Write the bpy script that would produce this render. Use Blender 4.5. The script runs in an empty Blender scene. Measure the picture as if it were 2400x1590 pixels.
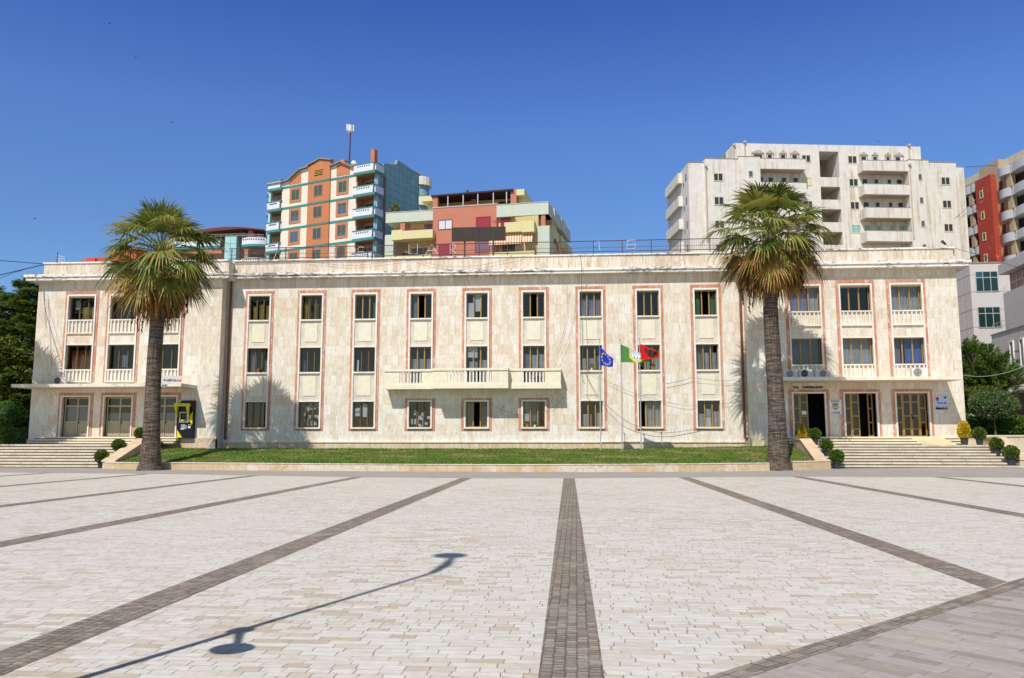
import bpy, bmesh, math, random
from mathutils import Vector, Matrix
random.seed(7)
SC = bpy.context.scene
COL = SC.collection
R = math.radians
# ---------------------------------------------------------------- camera geometry (source photo 2400x1590)
F_, CX, CY, EYE = 1906.0, 1200.0, 795.0, 1.7
PIT = math.atan(231/F_); YAW = math.atan(150*math.cos(PIT)/F_)
def ray(px, py):
    u = px-CX; v = py-CY
    fw = F_*math.cos(PIT)+v*math.sin(PIT); up = -v*math.cos(PIT)+F_*math.sin(PIT)
    return (u*math.cos(YAW)-fw*math.sin(YAW), u*math.sin(YAW)+fw*math.cos(YAW), up)
def at(px, py, Y):
    x, y, z = ray(px, py); t = Y/y
    return Vector((x*t, Y, z*t+EYE))
# ---------------------------------------------------------------- object helpers
WO = {}
def tag(o, label=None, cat=None, group=None, kind=None):
    if label: o['label'] = label
    if cat: o['category'] = cat
    if group: o['group'] = group
    if kind: o['kind'] = kind
    return o
def thing(name, loc, label, cat, group=None):
    o = bpy.data.objects.new(name, None); COL.objects.link(o)
    o.location = loc; o.empty_display_size = .3
    WO[o] = Vector(loc)
    return tag(o, label, cat, group)
def copy_tree(o, parent=None):
    c = o.copy(); COL.objects.link(c)
    if parent: c.parent = parent
    for ch in list(o.children): copy_tree(ch, c)
    return c
def frame(org, ang=90.0, right=False):
    """local frame: u along compass angle ang (from +Y clockwise), w outward (towards the viewer), z up"""
    a = R(ang); d = (math.sin(a), math.cos(a)); n = (d[1], -d[0])
    if n[1] > 0.3 or (abs(n[1]) <= .3 and (n[0] > 0) != right): n = (-n[0], -n[1])
    def f(u, w, z): return (org[0]+d[0]*u+n[0]*w, org[1]+d[1]*u+n[1]*w, org[2]+z)
    return f
ID = lambda x, y, z: (x, y, z)
class MB:
    def __init__(s, f=ID): s.v = []; s.f = []; s.m = []; s.fr = f; s.cm = 0
    def add(s, vs, fs, raw=False):
        b = len(s.v)
        s.v += [tuple(v) if raw else s.fr(*v) for v in vs]
        for q in fs: s.f.append(tuple(b+i for i in q)); s.m.append(s.cm)
    def box(s, x0, x1, y0, y1, z0, z1):
        s.add([(x0,y0,z0),(x1,y0,z0),(x1,y1,z0),(x0,y1,z0),(x0,y0,z1),(x1,y0,z1),(x1,y1,z1),(x0,y1,z1)],
              [(0,3,2,1),(4,5,6,7),(0,1,5,4),(1,2,6,5),(2,3,7,6),(3,0,4,7)]); return s
    def quad(s, a, b, c, d): s.add([a,b,c,d], [(0,1,2,3)]); return s
    def poly(s, pts): s.add(pts, [tuple(range(len(pts)))]); return s
    def prism(s, pts, w0, w1):
        """polygon in (u,z) extruded along w"""
        n = len(pts)
        s.add([(p[0],w0,p[1]) for p in pts]+[(p[0],w1,p[1]) for p in pts],
              [tuple(range(n)), tuple(range(2*n-1,n-1,-1))]+[(i,(i+1)%n,n+(i+1)%n,n+i) for i in range(n)]); return s
    def slab(s, pts, z0, z1):
        """polygon in (x,y) extruded vertically"""
        n = len(pts)
        s.add([(p[0],p[1],z0) for p in pts]+[(p[0],p[1],z1) for p in pts],
              [tuple(range(n-1,-1,-1)), tuple(range(n,2*n))]+[(i,(i+1)%n,n+(i+1)%n,n+i) for i in range(n)]); return s
    def tube(s, pts, r, n=6, cap=True):
        P = [Vector(s.fr(*p)) for p in pts]; rr = r if isinstance(r, (list, tuple)) else [r]*len(P)
        vs = []; ref = None
        for i, p in enumerate(P):
            t = (P[min(i+1, len(P)-1)]-P[max(i-1, 0)]).normalized()
            if ref is None: ref = Vector((0,0,1)) if abs(t.z) < .9 else Vector((1,0,0))
            a = t.cross(ref).normalized(); b = t.cross(a); 
            for k in range(n):
                q = 2*math.pi*k/n
                vs.append(p+(a*math.cos(q)+b*math.sin(q))*rr[i])
        fs = [(i*n+k, i*n+(k+1)%n, (i+1)*n+(k+1)%n, (i+1)*n+k) for i in range(len(P)-1) for k in range(n)]
        if cap: fs += [tuple(range(n-1,-1,-1)), tuple(range((len(P)-1)*n, len(P)*n))]
        s.add(vs, fs, raw=True); return s
    def lathe(s, c, prof, n=16):
        """prof: list of (r, z) about a vertical axis at c"""
        vs = [(c[0]+r*math.cos(2*math.pi*k/n), c[1]+r*math.sin(2*math.pi*k/n), c[2]+z) for r, z in prof for k in range(n)]
        m = len(prof)
        fs = [(i*n+k, i*n+(k+1)%n, (i+1)*n+(k+1)%n, (i+1)*n+k) for i in range(m-1) for k in range(n)]
        fs += [tuple(range(n-1,-1,-1)), tuple(range((m-1)*n, m*n))]
        s.add(vs, fs); return s
    def wall(s, u0, u1, z0, z1, holes, w=0.0, depth=.3):
        """front wall in frame coords with rectangular openings and reveals; holes (u0,u1,z0,z1)"""
        us = sorted(set([u0,u1]+[min(max(q,u0),u1) for h in holes for q in h[:2]]))
        zs = sorted(set([z0,z1]+[min(max(q,z0),z1) for h in holes for q in h[2:4]]))
        for a, b in zip(us, us[1:]):
            for c, d in zip(zs, zs[1:]):
                mu, mz = (a+b)/2, (c+d)/2
                if any(h[0] < mu < h[1] and h[2] < mz < h[3] for h in holes): continue
                s.quad((a,w,c),(b,w,c),(b,w,d),(a,w,d))
        for h in holes:
            a, b, c, d = h[:4]; e = w-depth
            s.quad((a,w,c),(a,e,c),(a,e,d),(a,w,d)); s.quad((b,w,c),(b,e,c),(b,e,d),(b,w,d))
            s.quad((a,w,c),(b,w,c),(b,e,c),(a,e,c)); s.quad((a,w,d),(b,w,d),(b,e,d),(a,e,d))
        return s
    def ring(s, u0, u1, z0, z1, t, w0, w1, sides='LRTB'):
        """rectangular frame of bar width t between depths w0,w1"""
        zz0 = z0+(t if 'B' in sides else 0); zz1 = z1-(t if 'T' in sides else 0)
        if 'B' in sides: s.box(u0,u1,w0,w1,z0,z0+t)
        if 'T' in sides: s.box(u0,u1,w0,w1,z1-t,z1)
        if 'L' in sides: s.box(u0,u0+t,w0,w1,zz0,zz1)
        if 'R' in sides: s.box(u1-t,u1,w0,w1,zz0,zz1)
        return s
    def build(s, name, mat, parent=None, smooth=False, fix=False):
        me = bpy.data.meshes.new(name)
        o0 = WO.get(parent, Vector((0,0,0))) if parent else Vector((0,0,0))
        me.from_pydata([(v[0]-o0.x, v[1]-o0.y, v[2]-o0.z) for v in s.v], [], s.f)
        mats = mat if isinstance(mat, (list, tuple)) else [mat]
        for m in mats: me.materials.append(m)
        if len(mats) > 1: me.polygons.foreach_set('material_index', s.m)
        if smooth: me.polygons.foreach_set('use_smooth', [True]*len(me.polygons))
        if fix:
            bm = bmesh.new(); bm.from_mesh(me); bmesh.ops.recalc_face_normals(bm, faces=bm.faces); bm.to_mesh(me); bm.free()
        me.update()
        o = bpy.data.objects.new(name, me); COL.objects.link(o)
        if parent: o.parent = parent
        WO[o] = o0
        return o
def bx(name, mat, parent, f, *boxes):
    """boxes; those that do not touch become separate objects of the same name"""
    left = list(boxes); out = None; e = .012
    hit = lambda p, q: all(p[2*i] <= q[2*i+1]+e and q[2*i] <= p[2*i+1]+e for i in range(3))
    while left:
        grp = [left.pop(0)]; k = 0
        while k < len(grp):
            for q in [q for q in left if hit(grp[k], q)]: left.remove(q); grp.append(q)
            k += 1
        m = MB(f)
        for b in grp: m.box(*b)
        o = m.build(name, mat, parent); out = out or o
    return out
# ---------------------------------------------------------------- node helpers
class NT:
    def __init__(s, name):
        s.mat = bpy.data.materials.new(name); s.mat.use_nodes = True
        s.t = s.mat.node_tree; s.b = s.t.nodes['Principled BSDF']
        s.b.inputs['Specular IOR Level'].default_value = .25
        s._tc = None
    def n(s, typ, **kw):
        x = s.t.nodes.new(typ)
        for k, v in kw.items(): setattr(x, k, v)
        return x
    def put(s, inp, v):
        if isinstance(v, bpy.types.NodeSocket): s.t.links.new(v, inp)
        elif isinstance(v, (tuple, list)) and len(v) == 3 and inp.type == 'RGBA': inp.default_value = (*v, 1)
        else: inp.default_value = v
    def tc(s, which='Object'):
        if s._tc is None: s._tc = s.n('ShaderNodeTexCoord')
        return s._tc.outputs[which]
    def m(s, op, a, b=0.0, c=0.0):
        x = s.n('ShaderNodeMath', operation=op)
        s.put(x.inputs[0], a); s.put(x.inputs[1], b); s.put(x.inputs[2], c)
        return x.outputs[0]
    def sep(s, v):
        x = s.n('ShaderNodeSeparateXYZ'); s.put(x.inputs[0], v); return x.outputs
    def comb(s, a, b, c=0.0):
        x = s.n('ShaderNodeCombineXYZ'); s.put(x.inputs[0], a); s.put(x.inputs[1], b); s.put(x.inputs[2], c); return x.outputs[0]
    def noise(s, v, scale, detail=4.0, rough=.55, dist=0.0):
        x = s.n('ShaderNodeTexNoise'); s.put(x.inputs['Vector'], v); x.inputs['Scale'].default_value = scale
        x.inputs['Detail'].default_value = detail; x.inputs['Roughness'].default_value = rough; x.inputs['Distortion'].default_value = dist
        return x.outputs['Fac']
    def white(s, v):
        x = s.n('ShaderNodeTexWhiteNoise', noise_dimensions='3D'); s.put(x.inputs['Vector'], v); return x.outputs['Value']
    def ramp(s, f, stops, mode='LINEAR'):
        x = s.n('ShaderNodeValToRGB'); s.put(x.inputs[0], f); cr = x.color_ramp; cr.interpolation = mode
        while len(cr.elements) < len(stops): cr.elements.new(.5)
        for e, (p, c) in zip(cr.elements, stops):
            e.position = p; e.color = (*c, 1) if isinstance(c, (tuple, list)) else (c, c, c, 1)
        return x.outputs[0]
    def mix(s, f, a, b, mode='MIX'):
        x = s.n('ShaderNodeMix', data_type='RGBA', blend_type=mode)
        s.put(x.inputs[0], f); s.put(x.inputs[6], a); s.put(x.inputs[7], b); return x.outputs[2]
    def step(s, v, a, b):
        x = s.n('ShaderNodeMapRange', interpolation_type='SMOOTHSTEP')
        s.put(x.inputs[0], v); x.inputs[1].default_value = a; x.inputs[2].default_value = b; return x.outputs[0]
    def scale(s, v, k):
        x = s.n('ShaderNodeVectorMath', operation='MULTIPLY'); s.put(x.inputs[0], v); x.inputs[1].default_value = k; return x.outputs[0]
    def bump(s, h, strength=.3, dist=.02):
        x = s.n('ShaderNodeBump'); x.inputs['Strength'].default_value = strength; x.inputs['Distance'].default_value = dist
        s.put(x.inputs['Height'], h); s.put(s.b.inputs['Normal'], x.outputs[0])
    def done(s, col, rough=.6, metal=0.0):
        s.put(s.b.inputs['Base Color'], col); s.put(s.b.inputs['Roughness'], rough); s.put(s.b.inputs['Metallic'], metal)
        return s.mat
MATS = {}
def plain(name, col, rough=.6, var=.12, scale=3.0, metal=0.0, bump=0.0, spec=None):
    if name in MATS: return MATS[name]
    t = NT(name)
    if spec is not None: t.b.inputs['Specular IOR Level'].default_value = spec
    c = tuple(col)
    if var:
        f = t.noise(t.tc(), scale, 5, .6)
        c = t.ramp(f, [(.25, tuple(x*(1-var) for x in col)), (.75, tuple(min(1, x*(1+var)) for x in col))])
        if bump: t.bump(t.noise(t.tc(), scale*8, 4), bump, .01)
    MATS[name] = t.done(c, rough, metal); return MATS[name]
def stucco(name, base, stain, amount=.5, scale=.35, fine=.1, thr=0.0):
    """painted render with patchy weathering and rain streaks"""
    t = NT(name); v = t.tc()
    a = t.noise(v, scale, 6, .65)
    st = t.noise(t.scale(v, (3.2, 3.2, .16)), 1.0, 5, .6)
    msk = t.m('MULTIPLY', t.step(st, .5-thr, .78-thr), t.step(a, .42-thr, .68-thr))
    c = t.ramp(t.noise(v, scale*5, 5), [(.3, tuple(x*(1-fine) for x in base)), (.7, tuple(min(1, x*(1+fine*.5)) for x in base))])
    c = t.mix(t.m('MULTIPLY', msk, amount), c, stain)
    t.bump(t.noise(v, 18, 3), .15, .01)
    return t.done(c, .75)
def travertine(name, tones, w=.33, h=.62, streak=.35, tint=None):
    """vertical stone slabs with streaks; u = x + y works on both faces of the building"""
    t = NT(name); o = t.sep(t.tc()); u = t.m('ADD', o[0], o[1]); z = o[2]
    row = t.m('FLOOR', t.m('DIVIDE', z, h))
    off = t.white(t.comb(row, 3.3, 1.7))
    uu = t.m('ADD', t.m('DIVIDE', u, w), off)
    cell = t.comb(t.m('FLOOR', uu), row, 0.5)
    rnd = t.white(cell)
    big = t.noise(t.comb(u, z), .55, 3, .6)
    key = t.m('ADD', t.m('ADD', t.m('MULTIPLY', rnd, .38), t.m('MULTIPLY', big, .64)), t.m('MULTIPLY', t.m('SUBTRACT', 5.5, z), .014))
    c = t.ramp(key, tones)
    sv = t.comb(t.m('ADD', u, t.m('MULTIPLY', rnd, 7.0)), t.m('MULTIPLY', z, .13), rnd)
    s1 = t.noise(sv, 9.0, 7, .62, .6)
    s2 = t.noise(sv, 26.0, 5, .6)
    c = t.mix(t.m('MULTIPLY', t.step(s1, .5, .68), streak), c, (.42, .29, .16)); c = t.mix(t.m('MULTIPLY', t.step(s2, .5, .66), .5), c, (.5, .36, .23)); c = t.mix(t.m('MULTIPLY', t.step(t.noise(t.comb(u, t.m('MULTIPLY', z, .05), 4.0), 5.0, 6, .7), .5, .75), .3), c, (.47, .36, .25)); c = t.mix(t.m('MULTIPLY', t.step(t.noise(t.comb(u, t.m('MULTIPLY', z, .6), rnd), 3.5, 6, .7), .56, .66), .45), c, (.83, .81, .78))
    c = t.mix(t.m('MULTIPLY', t.step(s1, .5, .3), .5), c, (.86, .8, .73))
    pits = t.step(t.noise(t.comb(u, t.m('MULTIPLY', z, .3)), 42.0, 2, .5), .66, .74)
    c = t.mix(t.m('MULTIPLY', pits, .35), c, (.3, .2, .12))
    fu = t.m('FRACT', uu); fz = t.m('FRACT', t.m('DIVIDE', z, h))
    j = t.m('MAXIMUM', t.m('LESS_THAN', fu, .03), t.m('LESS_THAN', fz, .018))
    c = t.mix(t.m('MULTIPLY', j, .3), c, (.3, .22, .14))
    t.bump(t.m('SUBTRACT', s2, t.m('MULTIPLY', j, .6)), .12, .01)
    return t.done(c, .55)
CREAM = [(.22, (.65,.535,.4)), (.38, (.695,.61,.485)), (.5, (.725,.66,.55)), (.62, (.755,.715,.635)), (.8, (.775,.755,.715))]
M_wall = travertine('travertine_cladding', CREAM)
M_para = travertine('travertine_parapet', [(.2,(.58,.46,.34)),(.5,(.69,.61,.51)),(.8,(.75,.71,.65))], .3, 1.2, .75)
M_plinth = travertine('stone_plinth', [(.2,(.5,.36,.2)),(.5,(.62,.47,.3)),(.8,(.66,.56,.43))], .9, .7, .45)
M_red = travertine('red_stone', [(.2,(.46,.16,.1)),(.5,(.54,.215,.14)),(.8,(.58,.28,.19))], .8, .9, .1)
def marble_slab():
    t = NT('honey_marble'); o = t.sep(t.tc()); u = t.m('ADD', o[0], t.m('MULTIPLY', o[1], .3)); z = o[2]
    cell = t.m('FLOOR', t.m('DIVIDE', u, .62)); rnd = t.white(t.comb(cell, 2.0, 1.0))
    v = t.comb(t.m('ADD', u, t.m('MULTIPLY', rnd, 9.0)), z, rnd)
    big = t.step(t.m('ADD', t.noise(t.comb(u, 0.0), .16, 2), t.m('MULTIPLY', rnd, .12)), .5, .62)
    n1 = t.noise(v, 2.2, 7, .65, 1.6)
    a = t.ramp(n1, [(.3,(.45,.33,.18)),(.5,(.55,.42,.25)),(.7,(.61,.49,.33))])
    b = t.ramp(n1, [(.3,(.5,.3,.17)),(.46,(.63,.51,.39)),(.7,(.69,.63,.56))])
    c = t.mix(big, a, b)
    j = t.m('LESS_THAN', t.m('FRACT', t.m('DIVIDE', u, .62)), .015)
    c = t.mix(t.m('MULTIPLY', j, .4), c, (.25, .18, .1))
    return t.done(c, .4)
M_honey = marble_slab()
def white_stone(name, col, mould, amt):
    t = NT(name); v = t.tc(); o = t.sep(v)
    a = t.noise(t.scale(v, (1.0, 1.0, 3.0)), 3.0, 8, .72); b = t.noise(t.scale(v, (.12, .12, .3)), 1.0, 3)
    f = t.step(t.m('ADD', a, t.m('MULTIPLY', t.m('SUBTRACT', b, .5), .6)), .5, .63)
    c = t.mix(t.m('MULTIPLY', f, amt), col, mould)
    c = t.mix(t.m('MULTIPLY', t.step(t.noise(v, 1.2, 4), .45, .7), .25), c, tuple(x*.75 for x in col))
    t.bump(a, .2, .01)
    return t.done(c, .6)
M_corn = white_stone('cornice_stone', (.82,.78,.72), (.09,.07,.05), .85)
M_wframe = white_stone('white_trim_stone', (.8,.76,.68), (.45,.36,.26), .3)
M_cap = white_stone('cap_stone', (.74,.68,.58), (.2,.15,.1), .5)
M_panel = plain('grey_travertine_panel', (.62,.56,.47), .6, .2, 2.5)
M_panel2 = plain('cream_inset_panel', (.74,.69,.54), .6, .1, 3.0)
M_soffit = plain('cream_plaster', (.62,.52,.4), .7, .12, .8)
M_balc = stucco('balcony_plaster', (.78,.72,.56), (.56,.43,.18), .6, .6)
def step_mat():
    t = NT('worn_stair_stone'); v = t.tc(); o = t.sep(v)
    a = t.noise(t.scale(v, (.6, 2.0, 2.0)), 2.0, 7, .7)
    c = t.ramp(a, [(.25,(.42,.33,.23)),(.5,(.6,.53,.43)),(.75,(.7,.65,.56))])
    d = t.step(t.noise(t.scale(v, (.35, 1.0, 9.0)), 3.0, 6, .7), .6, .78)
    c = t.mix(t.m('MULTIPLY', d, .6), c, (.2,.14,.09))
    j = t.m('LESS_THAN', t.m('FRACT', t.m('ADD', t.m('MULTIPLY', o[0], .8), t.white(t.comb(t.m('FLOOR', t.m('MULTIPLY', o[1], 3.03)), 1.0, 1.0)))), .018)
    c = t.mix(t.m('MULTIPLY', j, .6), c, (.15,.1,.07))
    t.bump(a, .3, .01)
    return t.done(c, .65)
M_step = step_mat()
M_joint = plain('dark_riser_joint', (.14,.1,.065), .9, .5, 2.0)  # dark mottled tone for the gap below a stair nosing
M_step2 = plain('clean_step_stone', (.76,.68,.5), .6, .1, 1.5)
def glass_mat(name, tint, base=.045, rough=.02):
    m = bpy.data.materials.new(name); m.use_nodes = True; t = m.node_tree; t.nodes.clear()
    o = t.nodes.new('ShaderNodeOutputMaterial'); mx = t.nodes.new('ShaderNodeMixShader')
    tr = t.nodes.new('ShaderNodeBsdfTransparent'); tr.inputs[0].default_value = (*tint, 1)
    gl = t.nodes.new('ShaderNodeBsdfGlossy'); gl.inputs['Roughness'].default_value = rough
    lw = t.nodes.new('ShaderNodeLayerWeight'); lw.inputs[0].default_value = .5
    p = t.nodes.new('ShaderNodeMath'); p.operation = 'POWER'; p.inputs[1].default_value = 4; t.links.new(lw.outputs['Facing'], p.inputs[0])
    a = t.nodes.new('ShaderNodeMath'); a.operation = 'MULTIPLY_ADD'; a.inputs[1].default_value = .6; a.inputs[2].default_value = base
    t.links.new(p.outputs[0], a.inputs[0]); t.links.new(a.outputs[0], mx.inputs[0])
    t.links.new(tr.outputs[0], mx.inputs[1]); t.links.new(gl.outputs[0], mx.inputs[2]); t.links.new(mx.outputs[0], o.inputs[0])
    return m
M_glass = glass_mat('window_glass', (.56,.6,.62), .06)
M_tglass = glass_mat('green_tinted_glass', (.12,.32,.3), .12)
M_dglass = plain('dark_far_glass', (.03,.04,.05), .08, 0, spec=.6)
M_bglass = plain('blue_far_glass', (.07,.12,.17), .08, 0, spec=.7)
M_frost = plain('frosted_pane', (.3,.34,.37), .35, .1, 1.0)
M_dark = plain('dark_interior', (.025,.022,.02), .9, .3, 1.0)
M_brown = plain('bronze_window_frame', (.36,.22,.06), .4, .1, 2.0, spec=.4)
M_dbrown = plain('dark_wood_frame', (.13,.085,.04), .5, .2, 4.0)
M_alu = plain('champagne_door_frame', (.42,.36,.23), .45, .08, 2.0, spec=.4)
M_alu2 = plain('ribbed_door_panel', (.46,.4,.27), .5, .1, 2.0)
def curtain(name, c): return plain(name, c, .9, .25, 2.0)
CUR = {'gold': curtain('gold_curtain',(.5,.36,.1)), 'white': curtain('white_curtain',(.58,.58,.6)), 'grey': curtain('grey_curtain',(.3,.32,.34)),
       'blue': curtain('blue_curtain',(.16,.24,.6)), 'teal': curtain('teal_curtain',(.12,.4,.42)), 'lilac': curtain('lilac_curtain',(.4,.4,.58)),
       'red': curtain('rust_curtain',(.35,.1,.04)), 'green': curtain('green_curtain',(.18,.34,.2))}
M_paper = plain('white_paper', (.8,.82,.84), .8, .06, 4.0)
M_metal = plain('grey_metal', (.45,.45,.46), .45, .1, 3.0, .6)
M_pipe = plain('copper_downpipe', (.2,.07,.04), .5, .25, 2.0)
M_rust = plain('rusty_brown_steel', (.1,.055,.045), .7, .35, 4.0)
M_black = plain('black_plastic', (.015,.015,.017), .45, 0)
M_white = plain('white_enamel', (.78,.78,.76), .4, .05, 2.0)
M_cable = plain('grey_cable', (.16,.12,.09), .7, .2, 3.0)
M_bcable = plain('dark_overhead_cable', (.03,.035,.07), .7, .1, 3.0)
M_terra = plain('terracotta_clay', (.5,.16,.07), .8, .15, 5.0)
def leafy(name, col, rough=.45, var=.25, tr=.3):
    if name in MATS: return MATS[name]
    t = NT(name); f = t.noise(t.tc(), 2.0, 4)
    c = t.ramp(f, [(.25, tuple(x*(1-var) for x in col)), (.75, tuple(min(1, x*(1+var)) for x in col))])
    t.done(c, rough); t.b.inputs['Specular IOR Level'].default_value = .4
    a = t.n('ShaderNodeBsdfTranslucent'); t.put(a.inputs[0], t.mix(.5, c, tuple(min(1, x*1.6) for x in col))); mx = t.n('ShaderNodeMixShader'); mx.inputs[0].default_value = tr
    out = [x for x in t.t.nodes if x.type == 'OUTPUT_MATERIAL'][0]
    t.t.links.new(t.b.outputs[0], mx.inputs[1]); t.t.links.new(a.outputs[0], mx.inputs[2]); t.t.links.new(mx.outputs[0], out.inputs[0])
    MATS[name] = t.mat; return t.mat
# ---------------------------------------------------------------- text
def text_mb(mb, txt, size, f3, bold=0.0, align='CENTER', depth=.0):
    """adds flat letters; f3 maps text plane (x, y) to a 3-D point"""
    cu = bpy.data.curves.new('lettering', 'FONT'); cu.body = txt; cu.size = size; cu.align_x = align; cu.offset = bold
    cu.resolution_u = 3
    o = bpy.data.objects.new('lettering', cu); COL.objects.link(o)
    dg = bpy.context.evaluated_depsgraph_get(); dg.update()
    me = bpy.data.meshes.new_from_object(o.evaluated_get(dg))
    mb.add([f3(v.co.x, v.co.y) for v in me.vertices], [tuple(p.vertices) for p in me.polygons], raw=True)
    bpy.data.objects.remove(o); bpy.data.curves.remove(cu); bpy.data.meshes.remove(me)
# ================================================================ ground and plaza
def sm(a, b, x):
    t = min(1, max(0, (x-a)/(b-a))); return t*t*(3-2*t)
def gz(x, y): return (sm(4, 20, x)*.16+sm(-20, -32, x)*.03)*sm(38.6, 43.6, y)
def ground_mat():
    t = NT('grey_pavement'); v = t.tc(); o = t.sep(v)
    a = t.noise(v, .6, 6, .6); b = t.noise(v, 14.0, 4, .6)
    c = t.ramp(t.m('ADD', t.m('MULTIPLY', a, .6), t.m('MULTIPLY', b, .4)), [(.3,(.3,.275,.25)),(.7,(.42,.39,.36))])
    j = t.m('MAXIMUM', t.m('LESS_THAN', t.m('FRACT', t.m('MULTIPLY', o[1], 3.0)), .05), t.m('LESS_THAN', t.m('FRACT', t.m('ADD', t.m('MULTIPLY', o[0], 1.6), t.m('MULTIPLY', t.m('FLOOR', t.m('MULTIPLY', o[1], 3.0)), .37))), .03))
    c = t.mix(t.m('MULTIPLY', j, .25), c, (.16,.14,.13))
    return t.done(c, .8)
M_ground = ground_mat()
m = MB()
xs = [-900,-300,-120]+[-60+2*i for i in range(61)]+[120,300,900]; ys = [-60,-20,0,10,20,30]+[34+1*i for i in range(14)]+[50,56,70,120,300,900,2500]
nx = len(xs)
m.add([(x, y, gz(x, y)) for y in ys for x in xs], [(j*nx+i, j*nx+i+1, (j+1)*nx+i+1, (j+1)*nx+i) for j in range(len(ys)-1) for i in range(nx-1)])
tag(m.build('ground', M_ground, smooth=True), kind='structure')
def paver_mat(name, stops, rowh, lmin, lmax, jcol, jw, rot=0.0, jamt=.75, cracks=True):
    t = NT(name); o0 = t.sep(t.tc())
    if rot:
        c_, s_ = math.cos(rot), math.sin(rot)
        X = t.m('ADD', t.m('MULTIPLY', o0[0], c_), t.m('MULTIPLY', o0[1], s_)); Y = t.m('SUBTRACT', t.m('MULTIPLY', o0[1], c_), t.m('MULTIPLY', o0[0], s_))
    else: X, Y = o0[0], o0[1]
    vv = t.comb(X, Y)
    wob = t.m('MULTIPLY', t.m('SUBTRACT', t.noise(vv, 6.0, 4), .5), .05)
    Y2 = t.m('ADD', Y, wob); X2 = t.m('ADD', X, wob)
    row = t.m('FLOOR', t.m('DIVIDE', Y2, rowh))
    r1 = t.white(t.comb(row, 1.5, .3)); r2 = t.white(t.comb(row, 7.5, 2.3))
    ln = t.m('ADD', lmin, t.m('MULTIPLY', r1, lmax-lmin))
    uu = t.m('ADD', t.m('DIVIDE', X2, ln), t.m('MULTIPLY', r2, 17.0))
    cell = t.comb(t.m('FLOOR', uu), row, .5); rnd = t.white(cell)
    big = t.noise(vv, .22, 3, .55)
    key = t.m('ADD', t.m('MULTIPLY', rnd, .8), t.m('MULTIPLY', t.m('SUBTRACT', big, .5), .7))
    c = t.ramp(key, stops)
    g1 = t.noise(t.comb(t.m('ADD', X, t.m('MULTIPLY', rnd, 5.0)), t.m('MULTIPLY', Y, 2.4), rnd), 7.0, 7, .65)
    c = t.mix(.34, c, t.ramp(g1, [(.3,.3),(.68,1.0)]), 'MULTIPLY'); c = t.mix(t.m('MULTIPLY', t.step(t.noise(vv, 11.0, 6, .7), .52, .72), .3), c, (.5,.42,.32))
    if cracks:
        sp = t.step(t.noise(vv, 55.0, 3, .6), .68, .75)
        c = t.mix(t.m('MULTIPLY', sp, t.m('MULTIPLY', t.step(t.noise(vv, 1.5, 3), .5, .62), .4)), c, (.25,.2,.15))
    fu = t.m('MULTIPLY', t.m('FRACT', uu), ln); fy = t.m('MULTIPLY', t.m('FRACT', t.m('DIVIDE', Y2, rowh)), rowh)
    ju = t.m('SUBTRACT', 1.0, t.step(fu, jw*.45, jw)); jy = t.m('SUBTRACT', 1.0, t.step(fy, jw*.45, jw*.95))
    j = t.m('MAXIMUM', ju, t.m('MULTIPLY', jy, .85))
    jm = t.m('MULTIPLY', t.step(t.noise(vv, 2.6, 5, .65), .28, .56), jamt)
    c = t.mix(t.m('MULTIPLY', j, jm), c, t.mix(ju, tuple(min(1, q*2.6) for q in jcol), jcol))
    stain = t.step(t.noise(vv, .5, 6, .65), .52, .75)
    c = t.mix(t.m('MULTIPLY', stain, .42), c, (.55,.46,.33)); c = t.mix(t.m('MULTIPLY', t.step(t.noise(vv, 1.7, 6, .7), .56, .7), .3), c, (.47,.38,.26))
    gum = t.n('ShaderNodeTexVoronoi'); t.put(gum.inputs['Vector'], t.comb(X, Y, 0.0)); gum.inputs['Scale'].default_value = 1.1
    gm_ = t.m('MULTIPLY', t.m('LESS_THAN', gum.outputs['Distance'], .018), t.m('GREATER_THAN', t.white(t.sep(gum.outputs['Position'])[0]), .55))
    c = t.mix(t.m('MULTIPLY', gm_, .7), c, (.12,.1,.085))
    t.bump(t.m('SUBTRACT', t.m('MULTIPLY', g1, .6), j), .45, .014)
    return t.done(c, .62)
M_paver = paver_mat('white_marble_pavers', [(.0,(.6,.51,.4)),(.1,(.68,.62,.53)),(.25,(.73,.685,.61)),(.5,(.75,.72,.66)),(.66,(.77,.75,.7)),(.78,(.71,.65,.585)),(.88,(.77,.75,.71)),(.95,(.66,.67,.68)),(1.0,(.58,.5,.41))], .118, .17, .42, (.13,.085,.05), .015)
M_sett = paver_mat('grey_setts', [(.0,(.23,.19,.15)),(.5,(.335,.285,.235)),(1.0,(.46,.4,.34))], .0905, .07, .1, (.05,.035,.022), .019, math.pi/2, .95, False)
M_sett45 = paver_mat('grey_border_setts', [(.0,(.23,.19,.15)),(.5,(.335,.285,.235)),(1.0,(.46,.4,.34))], .0955, .12, .2, (.05,.035,.022), .02, math.pi/4, .95, False)
M_gpav = paver_mat('grey_limestone_pavers', [(.0,(.33,.29,.25)),(.35,(.42,.38,.345)),(.7,(.48,.44,.41)),(1.0,(.36,.32,.28))], .155, .34, .66, (.2,.17,.13), .011, -math.pi/4, .7)
EDGE = [(-70,39),(-45,38.6),(-28,38.2),(-20,37.3),(-14,35.9),(-9,34.8),(-4,34.4),(0,34.6),(5,35.8),(10,36.9),(16,36.8),(19,36.6),(40,36),(70,35)]
def edge_y(x):
    for (a, b), (c, d) in zip(EDGE, EDGE[1:]):
        if a <= x <= c:
            t = (x-a)/(c-a); return b+(d-b)*t
    return 37
es = [-70+i for i in range(141)]
BI, BO = 5.22, 4.95     # border band: inner line y = x + BI, outer y = x + BO
pts = [(x, edge_y(x)) for x in es if edge_y(x) > x+BI-.1]
xe = max(p[0] for p in pts)
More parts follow.
